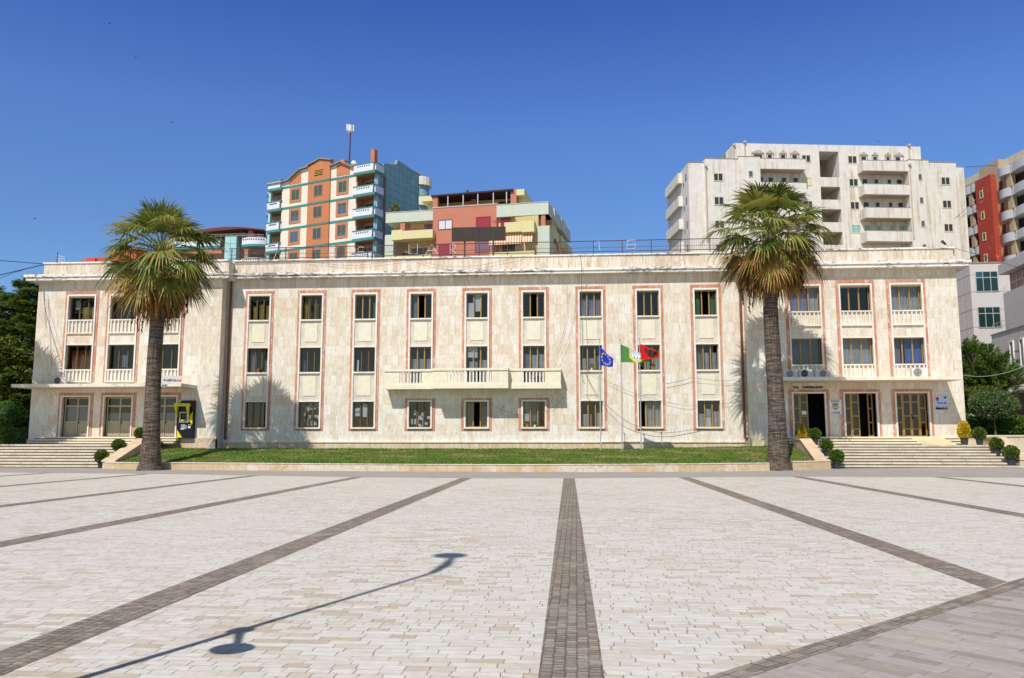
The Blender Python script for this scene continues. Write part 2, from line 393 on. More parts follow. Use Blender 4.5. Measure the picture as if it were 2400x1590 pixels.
pts += [(31.2, 31.2+BI-.1)] if xe < 31.2 else []
poly = pts+[(-60-BI+.1, -60), (-70, -60)]
m = MB(); m.poly([(x, y, .004) for x, y in poly]); tag(m.build('plaza_paving', M_paver), kind='structure')
m = MB(); m.poly([(31.2, 31.2+BO+.1, .0041), (-60-BO-.1, -60, .0041), (60, -60, .0043), (60, 30, .0043)]); tag(m.build('grey_paving', M_gpav), kind='structure')
m = MB(); m.quad((-60-BI, -60, .008), (-60-BO, -60, .008), (34, 34+BO, .008), (34, 34+BI, .008)); tag(m.build('border_band', M_sett45), kind='structure')
for xc in (-35.9, -30.6, -25.4, -20.1, -14.4, -9.38, -4.62, -.3, 4.62, 9.62, 15.6, 21.3):
    w = .235; mm = MB(); y1 = edge_y(xc)-.02
    def cx(y): return xc+.009*(34-y)
    def ystart(side):
        # stop at the border band where it crosses
        lo = -40.0
        for k in range(1200):
            y = lo+k*.07
            if y > cx(y)+side+BI: return y
        return 30
    ya, yb = ystart(-w), ystart(w)
    mm.quad((cx(ya)-w, ya, .008), (cx(yb)+w, yb, .008), (cx(y1)+w, y1, .008), (cx(y1)-w, y1, .008))
    o = mm.build('paving_band', M_sett); tag(o, kind='structure', group='dark sett bands across the plaza')
# ================================================================ municipal building
YC, YW = 50.0, 49.1
LX0, LX1, RX0, RX1 = -34.42, -22.2, 10.27, 22.46
ZP = 1.45
fC = frame((0, YC, 0), 90); fW = frame((0, YW, 0), 90)
hall = thing('town_hall', (-6, YC, 0), 'long three storey cream stone town hall with red framed windows and flat roof', 'town hall')
CB = [-20.1, -16.68, -13.2, -9.64, -6.1, -2.55, .97, 4.49, 8.0]          # centre bay axes
LB = [-31.42, -28.62, -25.72]; RB = [13.66, 16.6, 19.52]
HW = .67                                                                 # half width of a window opening
C_ROWS = [(9.14, 10.68), (5.79, 7.34), (2.33, 3.92)]
W_ROWS = [(9.16, 10.62), (5.98, 7.54)]
WH = .94
c_holes = []
for i, c in enumerate(CB):
    for j, (a, b) in enumerate(C_ROWS):
        if j == 1 and i in (3, 4, 5): a = 4.9
        c_holes.append((c-HW, c+HW, a, b))
w = MB(fC); w.wall(LX1, RX0, ZP, 11.78, c_holes, 0, .24)
w2 = MB(fW)
l_holes = [(c-WH, c+WH, a, b) for c in LB for a, b in W_ROWS]+[(c-.98, c+.98, 1.75, 4.28) for c in LB]
r_holes = [(c-WH, c+WH, a, b) for c in RB for a, b in W_ROWS]+[(c-.98, c+.98, 1.75, 4.33) for c in RB]
w2.wall(LX0, LX1, 1.6, 11.66, l_holes, 0, .34); w2.wall(RX0, RX1, 1.6, 11.66, r_holes, 0, .34)
for x in (LX1, RX0): w2.quad((x,0,1.0),(x,-.9,1.0),(x,-.9,11.66),(x,0,11.66))
for x in (LX0, RX1): w2.quad((x,0,1.0),(x,-16,1.0),(x,-16,11.66),(x,0,11.66))
w2.quad((LX0,-16,0),(RX1,-16,0),(RX1,-16,12.4),(LX0,-16,12.4))
w.v += []; 
wm = MB(); wm.v = w.v+w2.v; off = len(w.v); wm.f = w.f+[tuple(i+off for i in q) for q in w2.f]; wm.m = [0]*len(wm.f)
wm.build('wall', M_wall, hall)
# dark rooms behind the openings
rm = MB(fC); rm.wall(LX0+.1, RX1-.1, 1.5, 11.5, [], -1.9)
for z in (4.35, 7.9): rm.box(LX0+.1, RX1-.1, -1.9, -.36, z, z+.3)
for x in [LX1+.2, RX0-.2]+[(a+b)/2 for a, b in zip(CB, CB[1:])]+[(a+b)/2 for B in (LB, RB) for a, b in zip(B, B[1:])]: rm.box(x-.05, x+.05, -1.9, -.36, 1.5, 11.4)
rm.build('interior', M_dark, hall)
pl = MB(fC); pl.box(LX1, RX0, -.05, .14, .5, ZP-.06); pl2 = pl.build('plinth', M_plinth, hall)
lg = MB(fC); lg.box(LX1, RX0, -.05, .2, ZP-.06, ZP); lg.build('plinth_ledge', M_cap, hall)
# cornice, parapet, roof
cor = MB(fC)
cor.box(LX1+.6, RX0-.6, -.1, .5, 11.78, 11.95); cor.box(LX1+.6, RX0-.6, -.1, .58, 11.95, 12.1)
cor2 = MB(fW)
for a, b in ((LX0, LX1), (RX0, RX1)):
    cor2.box(a-.58, b+.58, -15.0, .52, 11.66, 11.86); cor2.box(a-.66, b+.66, -15.0, .6, 11.86, 12.04)
cm = MB(); cm.v = cor.v+cor2.v; off = len(cor.v); cm.f = cor.f+[tuple(i+off for i in q) for q in cor2.f]; cm.m = [0]*len(cm.f)
cm.build('cornice', M_corn, hall)
pa = MB(fC); pa.box(LX1+.32, RX0-.32, -.35, -.02, 12.1, 12.98)
for a, b in ((LX0+.18, LX1+.3), (RX0-.3, RX1-.02)):
    pa.box(a, b, .45, .78, 12.04, 12.86); pa.box(a, a+.33, -14, .45, 12.04, 12.86); pa.box(b-.33, b, -14, .45, 12.04, 12.86)
pa.build('parapet', M_para, hall)
pc = MB(fC); pc.box(LX1+.3, RX0-.3, -.4, .05, 12.98, 13.07)
for a, b in ((LX0+.18, LX1+.3), (RX0-.3, RX1-.02)): pc.box(a-.06, b+.06, .38, .86, 12.86, 12.95)
pc.build('parapet_cap', M_corn, hall)
rf = MB(fC); rf.box(LX0+.4, RX1-.4, -15, .3, 12.05, 12.09); rf.build('roof', plain('roof_felt', (.2,.19,.18)), hall)
# red surrounds, white trim, spandrel panels
for i, c in enumerate(CB):
    low = i not in (3, 4, 5)
    s = MB(fC); zb = 2.13 if low else 5.0
    s.ring(c-.93, c+.93, zb, 11.03, .15, 0, .03, 'LRTB' if low else 'LRT')
    if not low: s.ring(c-.95, c+.95, 2.12, 4.12, .16, 0, .03)
    s.build('red_surround', M_red, hall)
    s = MB(fC); s.ring(c-.775, c+.775, 2.24 if low else 4.9, 10.81, .1, .0, .09, 'LRT')
    if low: s.box(c-.775, c+.775, 0, .13, 2.24, 2.33)
    else:
        s.ring(c-.775, c+.775, 2.24, 4.0, .1, 0, .09, 'LRT'); s.box(c-.775, c+.775, 0, .13, 2.24, 2.33)
    for z0, z1 in ((9.05, 9.14),)+(((5.7, 5.79),) if low else ()): s.box(c-.675, c+.675, 0, .13, z0, z1)
    for z0, z1 in ((7.34, 7.42),)+(((3.92, 4.0),) if low else ()): s.box(c-.675, c+.675, 0, .07, z0, z1)
    s.build('trim', M_wframe, hall)
    for z0, z1 in ((7.42, 9.05),)+(((4.0, 5.7),) if low else ()):
        p = bx('spandrel_panel', M_panel, hall, fC, (c-.675, c+.675, 0, .018, z0, z1))
        bx('inset', M_panel2, p, fC, (c-.41, c+.41, .018, .05, z0+.3, z1-.2))
for B in (LB, RB):
    for c in B:
        s = MB(fW)
        zt = 10.97; s.ring(c-1.12, c+1.12, 5.16, zt+.05, .17, 0, .03, 'LRT')
        s.ring(c-1.15, c+1.15, 1.75, 4.5, .17, 0, .03, 'LRT')
        s.build('red_surround', M_red, hall)
        s = MB(fW); s.ring(c-.96, c+.96, 5.16, 10.78, .09, 0, .1, 'LRT'); s.ring(c-.98, c+.98, 1.75, 4.33 if B is LB else 4.36, .09, 0, .09, 'LRT')
        for a in (7.54, ): s.box(c-.87, c+.87, 0, .06, a, a+.07)
        s.build('trim', M_wframe, hall)
        bx('spandrel_panel', M_wall, hall, fW, (c-.87, c+.87, 0, .02, 7.61, 8.26))
        for a, b in ((9.16, 8.26), (5.98, 5.18)):
            r = MB(fW); r.box(c-.87, c+.87, -.02, .13, a-.08, a); r.box(c-.87, c+.87, -.02, .13, b, b+.07)
            for k in range(7):
                x = c-.87+(k+.5)*1.74/7; r.box(x-.04, x+.04, .02, .11, b+.07, a-.08)
            r.build('balustrade', M_wframe, hall)
            bx('balustrade_back', M_wall, hall, fW, (c-.87, c+.87, -.02, .012, b+.07, a-.08))
def curtain_mb(f, u0, u1, z0, z1, w, folds=7):
    m = MB(f); n = folds*4
    P = [(u0+(u1-u0)*k/n, w+.035*math.sin(k*math.pi/2+.4)*(1+.3*math.sin(k*1.7))) for k in range(n+1)]
    m.add([(u, q, z0) for u, q in P]+[(u, q, z1) for u, q in P], [(k, k+1, n+2+k, n+1+k) for k in range(n)])
    return m
def window(f, c, hw, z0, z1, d, mat, cur=None, open_=None, papers=(), sashes=3):
    """three light casement: frame > panes, curtain, papers.  cur: list of (colour, a, b, zfrac0, zfrac1) over 0..1"""
    m = MB(f); m.ring(c-hw, c+hw, z0, z1, .045, -d-.06, -d)
    step = 2*hw/sashes
    for k in range(1, sashes): m.box(c-hw+k*step-.036, c-hw+k*step+.036, -d-.07, -d+.01, z0+.045, z1-.045)
    fr = m.build('window', mat, hall)
    g = MB(f)
    for k in range(sashes):
        if k == open_: continue
        a = c-hw+k*step+.05; b = c-hw+(k+1)*step-.05
        tl = random.uniform(-.006, .006)
        g.quad((a, -d-.03, z0+.05), (b, -d-.03+tl, z0+.05), (b, -d-.03+tl, z1-.05), (a, -d-.03, z1-.05))
    g.build('pane', M_glass, fr)
    for q in cur or ():
        col, a, b = q[:3]; za, zb = (q[3], q[4]) if len(q) > 3 else (0, 1)
        curtain_mb(f, c-hw+2*hw*a, c-hw+2*hw*b, z0+(z1-z0)*za, z0+(z1-z0)*zb, -d-.2, max(2, int((b-a)*9))).build('curtain', CUR[col], fr)
    if papers:
        p = MB(f)
        for a, b, za, zb in papers:
            j = lambda: random.uniform(-.02, .02)
            u0 = c-hw+2*hw*a; u1 = c-hw+2*hw*b; q0 = z0+(z1-z0)*za; q1 = z0+(z1-z0)*zb
            p.quad((u0+j(), -d-.075, q0+j()), (u1+j(), -d-.075, q0+j()), (u1+j(), -d-.075, q1+j()), (u0+j(), -d-.075, q1+j()))
        p.build('taped_paper', M_paper, fr)
    return fr
torn = lambda seed, n, zmax: [(lambda r: [(lambda a, z: (a, min(.98, a+r.uniform(.06, .2)), z, min(.98, z+r.uniform(.08, .22))))(r.uniform(.03, .85), r.uniform(.02, zmax)) for _ in range(n)])(random.Random(seed))][0]
g2 = lambda c: [(c, .0, .28), (c, .62, 1.0)]
CC = {(0,0): ([('gold',.1,.3,0,.6),('gold',.4,.66,0,.7),('gold',.72,1,0,.65)],None,()), (1,0): ([('gold',.05,.4),('gold',.55,.75,0,.7),('gold',.85,1)],None,()),
 (2,0): ([('teal',.82,1,0,.75)],None,()), (3,0): ([('grey',.05,.34)],1,()), (4,0): ([],None,[(.05,.3,.02,.62),(.4,.66,.28,.98)]), (5,0): ([],1,()),
 (6,0): ([('lilac',0,1,0,.75)],None,()), (7,0): ([],None,()), (8,0): ([('green',0,.26),('green',.7,.95,0,.8)],1,()),
 (0,1): ([('grey',.1,.35,0,.8),('grey',.78,.95,0,.5)],None,()), (1,1): ([('blue',.08,.2,0,.5)],None,()), (2,1): ([],None,[(.1,.2,.02,.5)]), (3,1): ([('white',0,1,0,.7)],None,()),
 (4,1): ([('white',.12,.5,0,.62),('white',.6,1,0,.66)],None,[(.05,.5,.72,.98)]), (5,1): ([('grey',0,.3,0,.8),('white',.36,.64,0,.78),('white',.72,.95,.2,.8)],None,()), (6,1): ([('white',.1,.28,0,.5),('white',.38,.62,0,.5),('grey',.7,1,0,.6)],None,()),
 (7,1): ([('white',.38,.55,0,.4),('white',.72,1,0,.5)],None,()), (8,1): ([('grey',.08,.3,0,.9),('white',.42,.6,0,.7),('white',.76,.95,0,.7)],None,()),
 (0,2): ([],None,()), (1,2): ([],None,torn(3,15,.8)), (2,2): ([],None,[(.05,.28,.62,.76),(.05,.28,.44,.58),(.42,.66,.4,.92)]), (3,2): ([],None,torn(5,10,.5)+[(.4,.62,.03,.45)]),
 (4,2): ([('grey',.06,.3,0,.95),('grey',.7,1,0,.8)],1,()), (5,2): ([('white',.08,.3),('grey',.36,.6)],None,[(.05,.28,.2,.52)]), (6,2): ([('white',.1,.3,0,.5),('white',.42,.5,0,.5),('white',.7,1,0,.55)],None,()),
 (7,2): ([('white',.3,.64,0,.95),('white',.7,1)],0,()), (8,2): ([('white',.05,.3,0,.5),('white',.4,.62,0,.7),('white',.7,1,0,.6)],None,[(.4,.62,.02,.35)])}
for i, c in enumerate(CB):
    for j, (a, b) in enumerate(C_ROWS):
        if j == 1 and i in (3, 4, 5): a = 4.9
        cu, op, pp = CC[(i, j)]
        window(fC, c, HW, a, b, .14, M_dbrown if (i < 2 or (i == 2 and j) or (i == 3 and j == 2)) else M_brown, cu, op, pp)
WC = {('L',0,0): [('gold',.38,1,0,.62),('white',.1,.3,.5,.9)], ('L',0,1): [('red',.1,.95,0,.8)], ('L',1,0): [], ('L',1,1): [('grey',.4,.6,.1,.6)], ('L',2,0): [], ('L',2,1): [],
      ('R',0,0): [('lilac',0,.64,0,.9),('white',.68,1)], ('R',0,1): [('grey',0,1)], ('R',1,0): [], ('R',1,1): [('white',0,1)], ('R',2,0): [('white',0,1)], ('R',2,1): [('grey',0,.3),('blue',.45,1)]}
for K, B in (('L', LB), ('R', RB)):
    for i, c in enumerate(B):
        for j, (a, b) in enumerate(W_ROWS):
            window(fW, c, WH-.07, a, b, .25, M_dbrown if K == 'L' else M_brown, WC[(K, i, j)])
# doors
for i, c in enumerate(LB):
    d = MB(fW); z0, z1 = 1.75, 4.22; d.ring(c-.87, c+.87, z0, z1, .07, -.32, -.25, 'LRT'); d.box(c-.05, c+.05, -.33, -.24, z0, z1-.07); d.box(c-.8, c+.8, -.325, -.245, 3.62, 3.72); d.box(c-.8, c+.8, -.325, -.245, 2.6, 2.74)
    dr = d.build('door', M_alu, hall)
    g = MB(fW); k = MB(fW); fz = MB(fW)
    for s in (-1, 1):
        a, b = (c-.8, c-.05) if s < 0 else (c+.05, c+.8)
        g.quad((a,-.29,3.72),(b,-.29,3.72),(b,-.29,z1-.07),(a,-.29,z1-.07)); g.quad((a,-.285,2.74),(b,-.285,2.74),(b,-.285,3.62),(a,-.285,3.62))
        for q in range(6): k.box(a+.02+q*(b-a-.04)/6, a+.005+(q+1)*(b-a-.04)/6, -.31, -.27, z0+.03, 2.6)
        fz.quad((a+.02,-.3,2.74),(b-.02,-.3,2.74),(b-.02,-.3,3.6 if i == 0 else 3.25),(a+.02,-.3,3.6 if i == 0 else 3.25))
    g.build('pane', M_glass, dr); k.build('lower_panel', M_alu2, dr); fz.build('frosting', M_frost, dr)
    bx('handle', M_black, dr, fW, (c+.07, c+.2, -.25, -.21, 2.62, 2.66), (c+.07, c+.1, -.25, -.22, 2.56, 2.72))
def lattice(mb, u0, u1, w, z0, z1, rows, bar=.07):
    mb.box(u0, u0+bar, w-.05, w, z0, z1); mb.box(u1-bar, u1, w-.05, w, z0, z1); mb.box(u0+bar, u1-bar, w-.05, w, z0, z0+bar); mb.box(u0+bar, u1-bar, w-.05, w, z1-bar, z1)
    for r_ in rows: mb.box(u0+bar, u1-bar, w-.05, w, z0+(z1-z0)*r_-bar/2, z0+(z1-z0)*r_+bar/2)
for i, c in enumerate(RB):
    z0, z1 = 1.75, 4.27; d = MB(fW); g = MB(fW)
    leaves = [(-.86,-.46,(.33,.66)), (-.46,0,(.18,.48,.8))]
    if i == 2: leaves += [(0,.46,(.18,.48,.8)), (.46,.86,(.33,.66))]
    for a, b, rows in leaves:
        lattice(d, c+a, c+b, -.24, z0, z1, rows); g.quad((c+a+.05,-.27,z0),(c+b-.05,-.27,z0),(c+b-.05,-.27,z1),(c+a+.05,-.27,z1))
    if i == 1: lattice(d, c+.56, c+.86, -.5, z0, z1, (.33,.66))
    dr = d.build('door', M_brown, hall); g.build('pane', M_glass, dr)
    if i == 0: bx('paper_notice', M_paper, dr, fW, (c-.36, c-.1, -.238, -.234, 3.05, 3.26))
    if i == 2: bx('handle', M_black, dr, fW, (c+.03, c+.06, -.24, -.19, 2.75, 3.05), (c+.06, c+.16, -.22, -.19, 2.85, 2.89))
# entrance canopies
for a, b, z in ((-34.35, -23.6, 4.74), (11.6, 21.5, 4.9)):
    bx('canopy', M_soffit, hall, fW, (a, b, 0, 2.0, z, z+.02), )
    bx('canopy_slab', M_cap if a < 0 else M_balc, hall, fW, (a, b, 0, 2.005, z+.02, z+.2))
# balcony
bal = MB(fC)
for a, b, w1 in ((-11.7, -8.62, .95), (-8.62, -4.02, 1.45), (-4.02, -.86, .95)):
    bal.box(a, b, 0, w1, 4.64, 4.9)
bl = bal.build('balcony', M_balc, hall)
def parapet(a, b, w1, g0, g1, nb):
    bs = MB(fC); bx('parapet_panel', M_balc, bl, fC, (a,g0,w1-.14,w1-.03,4.9,5.72), (g1,b,w1-.14,w1-.03,4.9,5.72), (g0,g1,w1-.14,w1-.03,4.9,5.02))
    bx('handrail', M_balc, bl, fC, (a-.02,b+.02,w1-.2,w1+.03,5.72,5.86))
    for k in range(nb):
        x = g0+(k+.5)*(g1-g0)/nb; bs.box(x-.04, x+.04, w1-.13, w1-.05, 5.02, 5.72)
    bs.build('baluster_row', M_wframe, bl)
parapet(-11.68, -8.62, .95, -10.76, -9.38, 7); parapet(-8.6, -4.04, 1.45, -7.7, -5.0, 13); parapet(-4.02, -.88, .95, -3.27, -1.84, 7)
for x0, w1 in ((-11.68, .95), (-.99, .95)): bx('parapet_panel', M_balc, bl, fC, (x0,x0+.11,0,w1-.14,4.9,5.72)); bx('handrail', M_balc, bl, fC, (x0-.04,x0+.15,0,w1-.2,5.72,5.86))
for x0 in (-8.6, -4.15): bx('parapet_panel', M_balc, bl, fC, (x0,x0+.11,.81,1.31,4.9,5.72)); bx('handrail', M_balc, bl, fC, (x0-.04,x0+.15,.98,1.25,5.72,5.86))
# down pipes
for x in (LX1+.22, RX0-.2):
    p = MB(); p.tube([(x, YC-.12, 11.7), (x, YC-.1, 1.95), (x, YC-.12, 1.75), (x+.1, YC-.3, 1.62)], .075, 8); p.build('downpipe', M_pipe, hall)
# lettering over the door of the right wing
for wd, x0 in (('ZYRA', 12.95), ('E', 13.33), ('INFORMACIONIT', 13.96)):
    t_ = MB(); text_mb(t_, wd, .17, lambda x, y: (x0+x*.82, YW-.03, 4.58+y), .01); t_.build('lettering', M_black, hall)
# ================================================================ forecourt: stairs, walls, lawn
def flight(name, x0, x1, y0, n, rise, run, zb, mat, label, cat, extra=0.0, lastrun=None):
    root = thing(name, ((x0+x1)/2, y0, zb), label, cat)
    for k in range(n):
        top = zb+rise*(k+1); yb = y0+run*n+1.8 if k == n-1 else y0+run*(k+1)+.05
        m = MB(); nose = rise*.62
        m.box(x0, x1, y0+run*k-.035, yb, top-nose, top)
        m.build('tread', mat, root)
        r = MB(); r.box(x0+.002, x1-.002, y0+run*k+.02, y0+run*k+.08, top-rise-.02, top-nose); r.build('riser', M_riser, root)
    return root
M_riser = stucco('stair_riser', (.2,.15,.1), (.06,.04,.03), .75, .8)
SY = 44.0
flight('entrance_stairs', -46.5, -25.95, SY, 8, .1625, .33, 0.0, M_step, 'broad flight of worn stone steps up to the three glazed doors of the left wing', 'stairs')
flight('entrance_stairs', 12.98, 22.75, SY, 8, .1475, .33, .12, M_step, 'broad flight of worn stone steps below the information office doors of the right wing', 'stairs')
flight('door_steps', -33.85, -24.45, 48.2, 3, .15, .3, 1.3, M_step2, 'three low cream steps in front of the left wing doors', 'steps')
flight('door_steps', 12.3, 21.9, 48.2, 3, .15, .3, 1.3, M_step2, 'three low cream steps with a ramp on them at the right wing doors', 'steps')
rp = MB(); rp.add([(19.15,49.05,1.765),(20.95,49.05,1.765),(21.25,47.6,1.305),(19.9,47.6,1.305),(19.15,49.05,1.3),(20.95,49.05,1.3),(21.25,47.6,1.3),(19.9,47.6,1.3)],
    [(0,1,2,3),(0,3,7,4),(1,5,6,2),(3,2,6,7),(0,4,5,1)])
tag(rp.build('wheelchair_ramp', plain('ramp_board', (.7,.58,.36), .6, .08)), 'sloping cream ramp laid over the steps at the right wing doors', 'ramp')
# base under the wings and landing
bx('wing_base', M_plinth, hall, ID, (-46.5,-33.85,48.15,YW+.2,1.2,1.3), (LX0-.05,LX1,YW-.06,YW+.2,1.0,1.6), (-24.45,LX1,YW-.12,YW-.06,1.0,1.66), (RX0,12.3,YW-.12,YW-.06,1.0,1.66), (RX0,RX1+.05,YW-.06,YW+.2,1.0,1.6), (21.9,22.6,48.3,YW-.06,1.2,1.62))
m = MB(); m.box(22.75, 24.2, SY+2.3, 49.4, 1.0, 1.3); m.box(-60, -34.45, YW+.25, 53, 1.0, 1.29)
tag(m.build('landing', M_step), kind='structure')
# sloping cheek walls
def cheek(x0, x1, y0, z0, y1, z1, label):
    m = MB()
    m.add([(x0,y0,0),(x1,y0,0),(x1,y1,0),(x0,y1,0),(x0,y0,z0),(x1,y0,z0),(x1,y1,z1),(x0,y1,z1)], [(0,3,2,1),(4,5,6,7),(0,1,5,4),(1,2,6,5),(2,3,7,6),(3,0,4,7)])
    m.box(x0, x1, y1, 48.1, 0, z1)
    r = thing('stair_wall', ((x0+x1)/2, y0, 0), label, 'wall')
    m.build('wall_body', M_honey, r)
    c = MB(); e = .05; q = .07
    c.add([(x0-e,y0-e,z0),(x1+e,y0-e,z0),(x1+e,y1,z1),(x0-e,y1,z1),(x0-e,y0-e,z0+q),(x1+e,y0-e,z0+q),(x1+e,y1,z1+q),(x0-e,y1,z1+q)], [(0,3,2,1),(4,5,6,7),(0,1,5,4),(1,2,6,5),(2,3,7,6),(3,0,4,7)])
    c.box(x0-e, x1+e, y1, 48.1, z1, z1+q)
    c.build('capping', M_cap2, r)
M_cap2 = plain('sloped_cap_marble', (.66,.5,.34), .5, .2, 2.0)
cheek(-25.9, -25.2, 43.2, .38, 46.6, 1.58, 'sloping stone wall with flat capping beside the left stairs')
cheek(12.42, 12.95, 43.9, .5, 46.6, 1.58, 'sloping stone wall between the lawn and the right stairs')
cheek(22.8, 23.3, 44.3, .55, 46.6, 1.66, 'sloping stone wall at the far right end of the right stairs')
# low wall in front of the lawn
def lowwall(pts, label, zt):
    root = thing('low_wall', (pts[0][0], pts[0][1], 0), label, 'wall')
    n = len(pts); b = .35
    m = MB(); c = MB()
    for (x0, y0), (x1, y1), t0, t1 in zip(pts, pts[1:], zt, zt[1:]):
        m.add([(x0,y0,-.05),(x1,y1,-.05),(x1,y1+b,-.05),(x0,y0+b,-.05),(x0,y0,t0),(x1,y1,t1),(x1,y1+b,t1),(x0,y0+b,t0)], [(4,5,6,7),(0,1,5,4),(2,3,7,6),(0,4,7,3),(1,2,6,5)])
        c.add([(x0,y0-.03,t0),(x1,y1-.03,t1),(x1,y1+b+.02,t1),(x0,y0+b+.02,t0),(x0,y0-.03,t0+.035),(x1,y1-.03,t1+.035),(x1,y1+b+.02,t1+.035),(x0,y0+b+.02,t0+.035)], [(0,3,2,1),(4,5,6,7),(0,1,5,4),(2,3,7,6),(0,4,7,3),(1,2,6,5)])
    m.build('wall_body', M_honey, root); c.build('capping', M_cap, root)
lowwall([(-25.6,42.95),(-23.45,42.6)], 'short low stone wall between the left stairs and the left palm', (.34,.34))
lw = [(-22.3,42.3),(-18,41.8),(-13,41.4),(-8,41.2),(-3,41.15),(2,41.4),(6,41.9),(9.75,42.5)]
lowwall(lw, 'long low marble wall along the front of the lawn between the two palms', (.36,.35,.34,.33,.33,.35,.37,.4))
lowwall([(10.95,42.75),(13.05,43.45)], 'short low marble wall right of the right palm', (.46,.5))
LW = [(-25.6,42.95),(-23.45,42.6)]+lw+[(10.95,42.75),(13.05,43.45)]
def lw_y(x):
    for (a, b), (c, d) in zip(LW, LW[1:]):
        if a <= x <= c: return b+(d-b)*(x-a)/(c-a)
    return 43
from mathutils import noise as mn
def lawn_z(x, y):
    y0 = lw_y(x)+.3; t = (y-y0)/3.9
    return .33+.1*sm(2, 13, x)+(.68+.1*sm(2,13,x))*max(0, min(1, t))**.9+.03*math.sin(x*1.3+y)*math.sin(y*.9)-.09*math.exp(-((t-.47)/.035)**2)+.05*mn.noise(Vector((x*.9,y*1.6,1)))
def grass_mat():
    t = NT('lawn_soil'); v = t.tc()
    a = t.noise(t.scale(v,(.5,1.4,1)), .9, 5, .65)
    c = t.ramp(a, [(.3,(.05,.1,.01)),(.52,(.08,.12,.018)),(.66,(.22,.17,.07))])
    t.bump(t.noise(v, 20, 4), .6, .05)
    return t.done(c, .9)
from mathutils import noise as mn
m = MB(); gx = [-25.15+i*.2 for i in range(190)]; gx = [x for x in gx if x < 12.42]; ny = 60
m.add([(x, lw_y(x)+.3+(49.86-lw_y(x)-.3)*j/ny, lawn_z(x, lw_y(x)+.3+(49.86-lw_y(x)-.3)*j/ny)) for j in range(ny+1) for x in gx],
      [(j*len(gx)+i, j*len(gx)+i+1, (j+1)*len(gx)+i+1, (j+1)*len(gx)+i) for j in range(ny) for i in range(len(gx)-1)])
lawn = tag(m.build('lawn', grass_mat(), smooth=True), kind='structure')
GR = [plain('grass_bright', (.155,.26,.025), .7, .25, 2.0), plain('grass_mid', (.075,.145,.014), .7, .25, 2.0), plain('grass_dry', (.34,.3,.09), .8, .2, 2.0)]
m = MB(); rg = random.Random(11)
from mathutils import noise as mn
for k in range(30000):
    x = rg.uniform(-25.1, 12.35); t = rg.random()**1.5; y = lw_y(x)+.33+(49.8-lw_y(x)-.33)*t
    if abs(x+22.95) < .62 and y < 43.4 or abs(x-10.27) < .62 and y < 43.5: continue
    nz = mn.noise(Vector((x*.5, y*1.1, 3.1)))+.5*mn.noise(Vector((x*1.7, y*2.9, 7)))
    dry = nz > .2-.5*max(0, t-.3)+.1*(x < 0)-.5*(x > 10.9)
    if dry and rg.random() < .45: continue
    m.cm = 2 if (dry and rg.random() < .75) else (0 if rg.random() < .5+nz*.5 else 1)
    h = rg.uniform(.035, .085)*(.8 if dry else 1); a = rg.uniform(0, 6.28); w = rg.uniform(.012, .028); z = lawn_z(x, y)-.01
    lx, ly = rg.gauss(0, .04), rg.gauss(0, .04); ca, sa = math.cos(a)*w, math.sin(a)*w
    m.add([(x-ca, y-sa, z), (x+ca, y+sa, z), (x+lx+ca*.3, y+ly+sa*.3, z+h), (x+lx-ca*.3, y+ly-sa*.3, z+h)], [(0,1,2,3)])
tag(m.build('grass', GR), 'short green grass with dry tufts on the sloping lawn', None, kind='stuff')
# ================================================================ palms
def bark_mat():
    t = NT('palm_bark'); v = t.tc(); o = t.sep(v)
    rings = t.noise(t.comb(t.m('MULTIPLY', o[0], .7), t.m('MULTIPLY', o[1], .7), t.m('MULTIPLY', o[2], 7.0)), 2.4, 5, .65, .4)
    fib = t.noise(t.scale(v, (9, 9, .8)), 2.0, 5, .6)
    k = t.m('ADD', t.m('MULTIPLY', rings, .7), t.m('MULTIPLY', fib, .35))
    c = t.ramp(k, [(.38,(.018,.013,.011)),(.5,(.082,.062,.05)),(.6,(.19,.15,.12))])
    c = t.mix(t.m('MULTIPLY', t.step(t.noise(v, .9, 4), .5, .7), .4), c, (.15,.1,.065))
    t.bump(k, 1.0, .08)
    return t.done(c, .9)
M_bark = bark_mat()
FR = [leafy('palm_green', (.15,.195,.038)), leafy('palm_lime', (.29,.3,.065)), leafy('palm_deep', (.075,.115,.025)),
      leafy('palm_straw', (.42,.28,.085), .7, .3), leafy('palm_rust', (.36,.175,.045), .8, .35), plain('palm_dead', (.14,.07,.025), .9, .4, 2.0)]
M_stalk = plain('dry_flower_stalk', (.03,.02,.014), .9, .4, 3.0)
M_pet = plain('palm_petiole', (.2,.21,.045), .5, .2, 2.0)
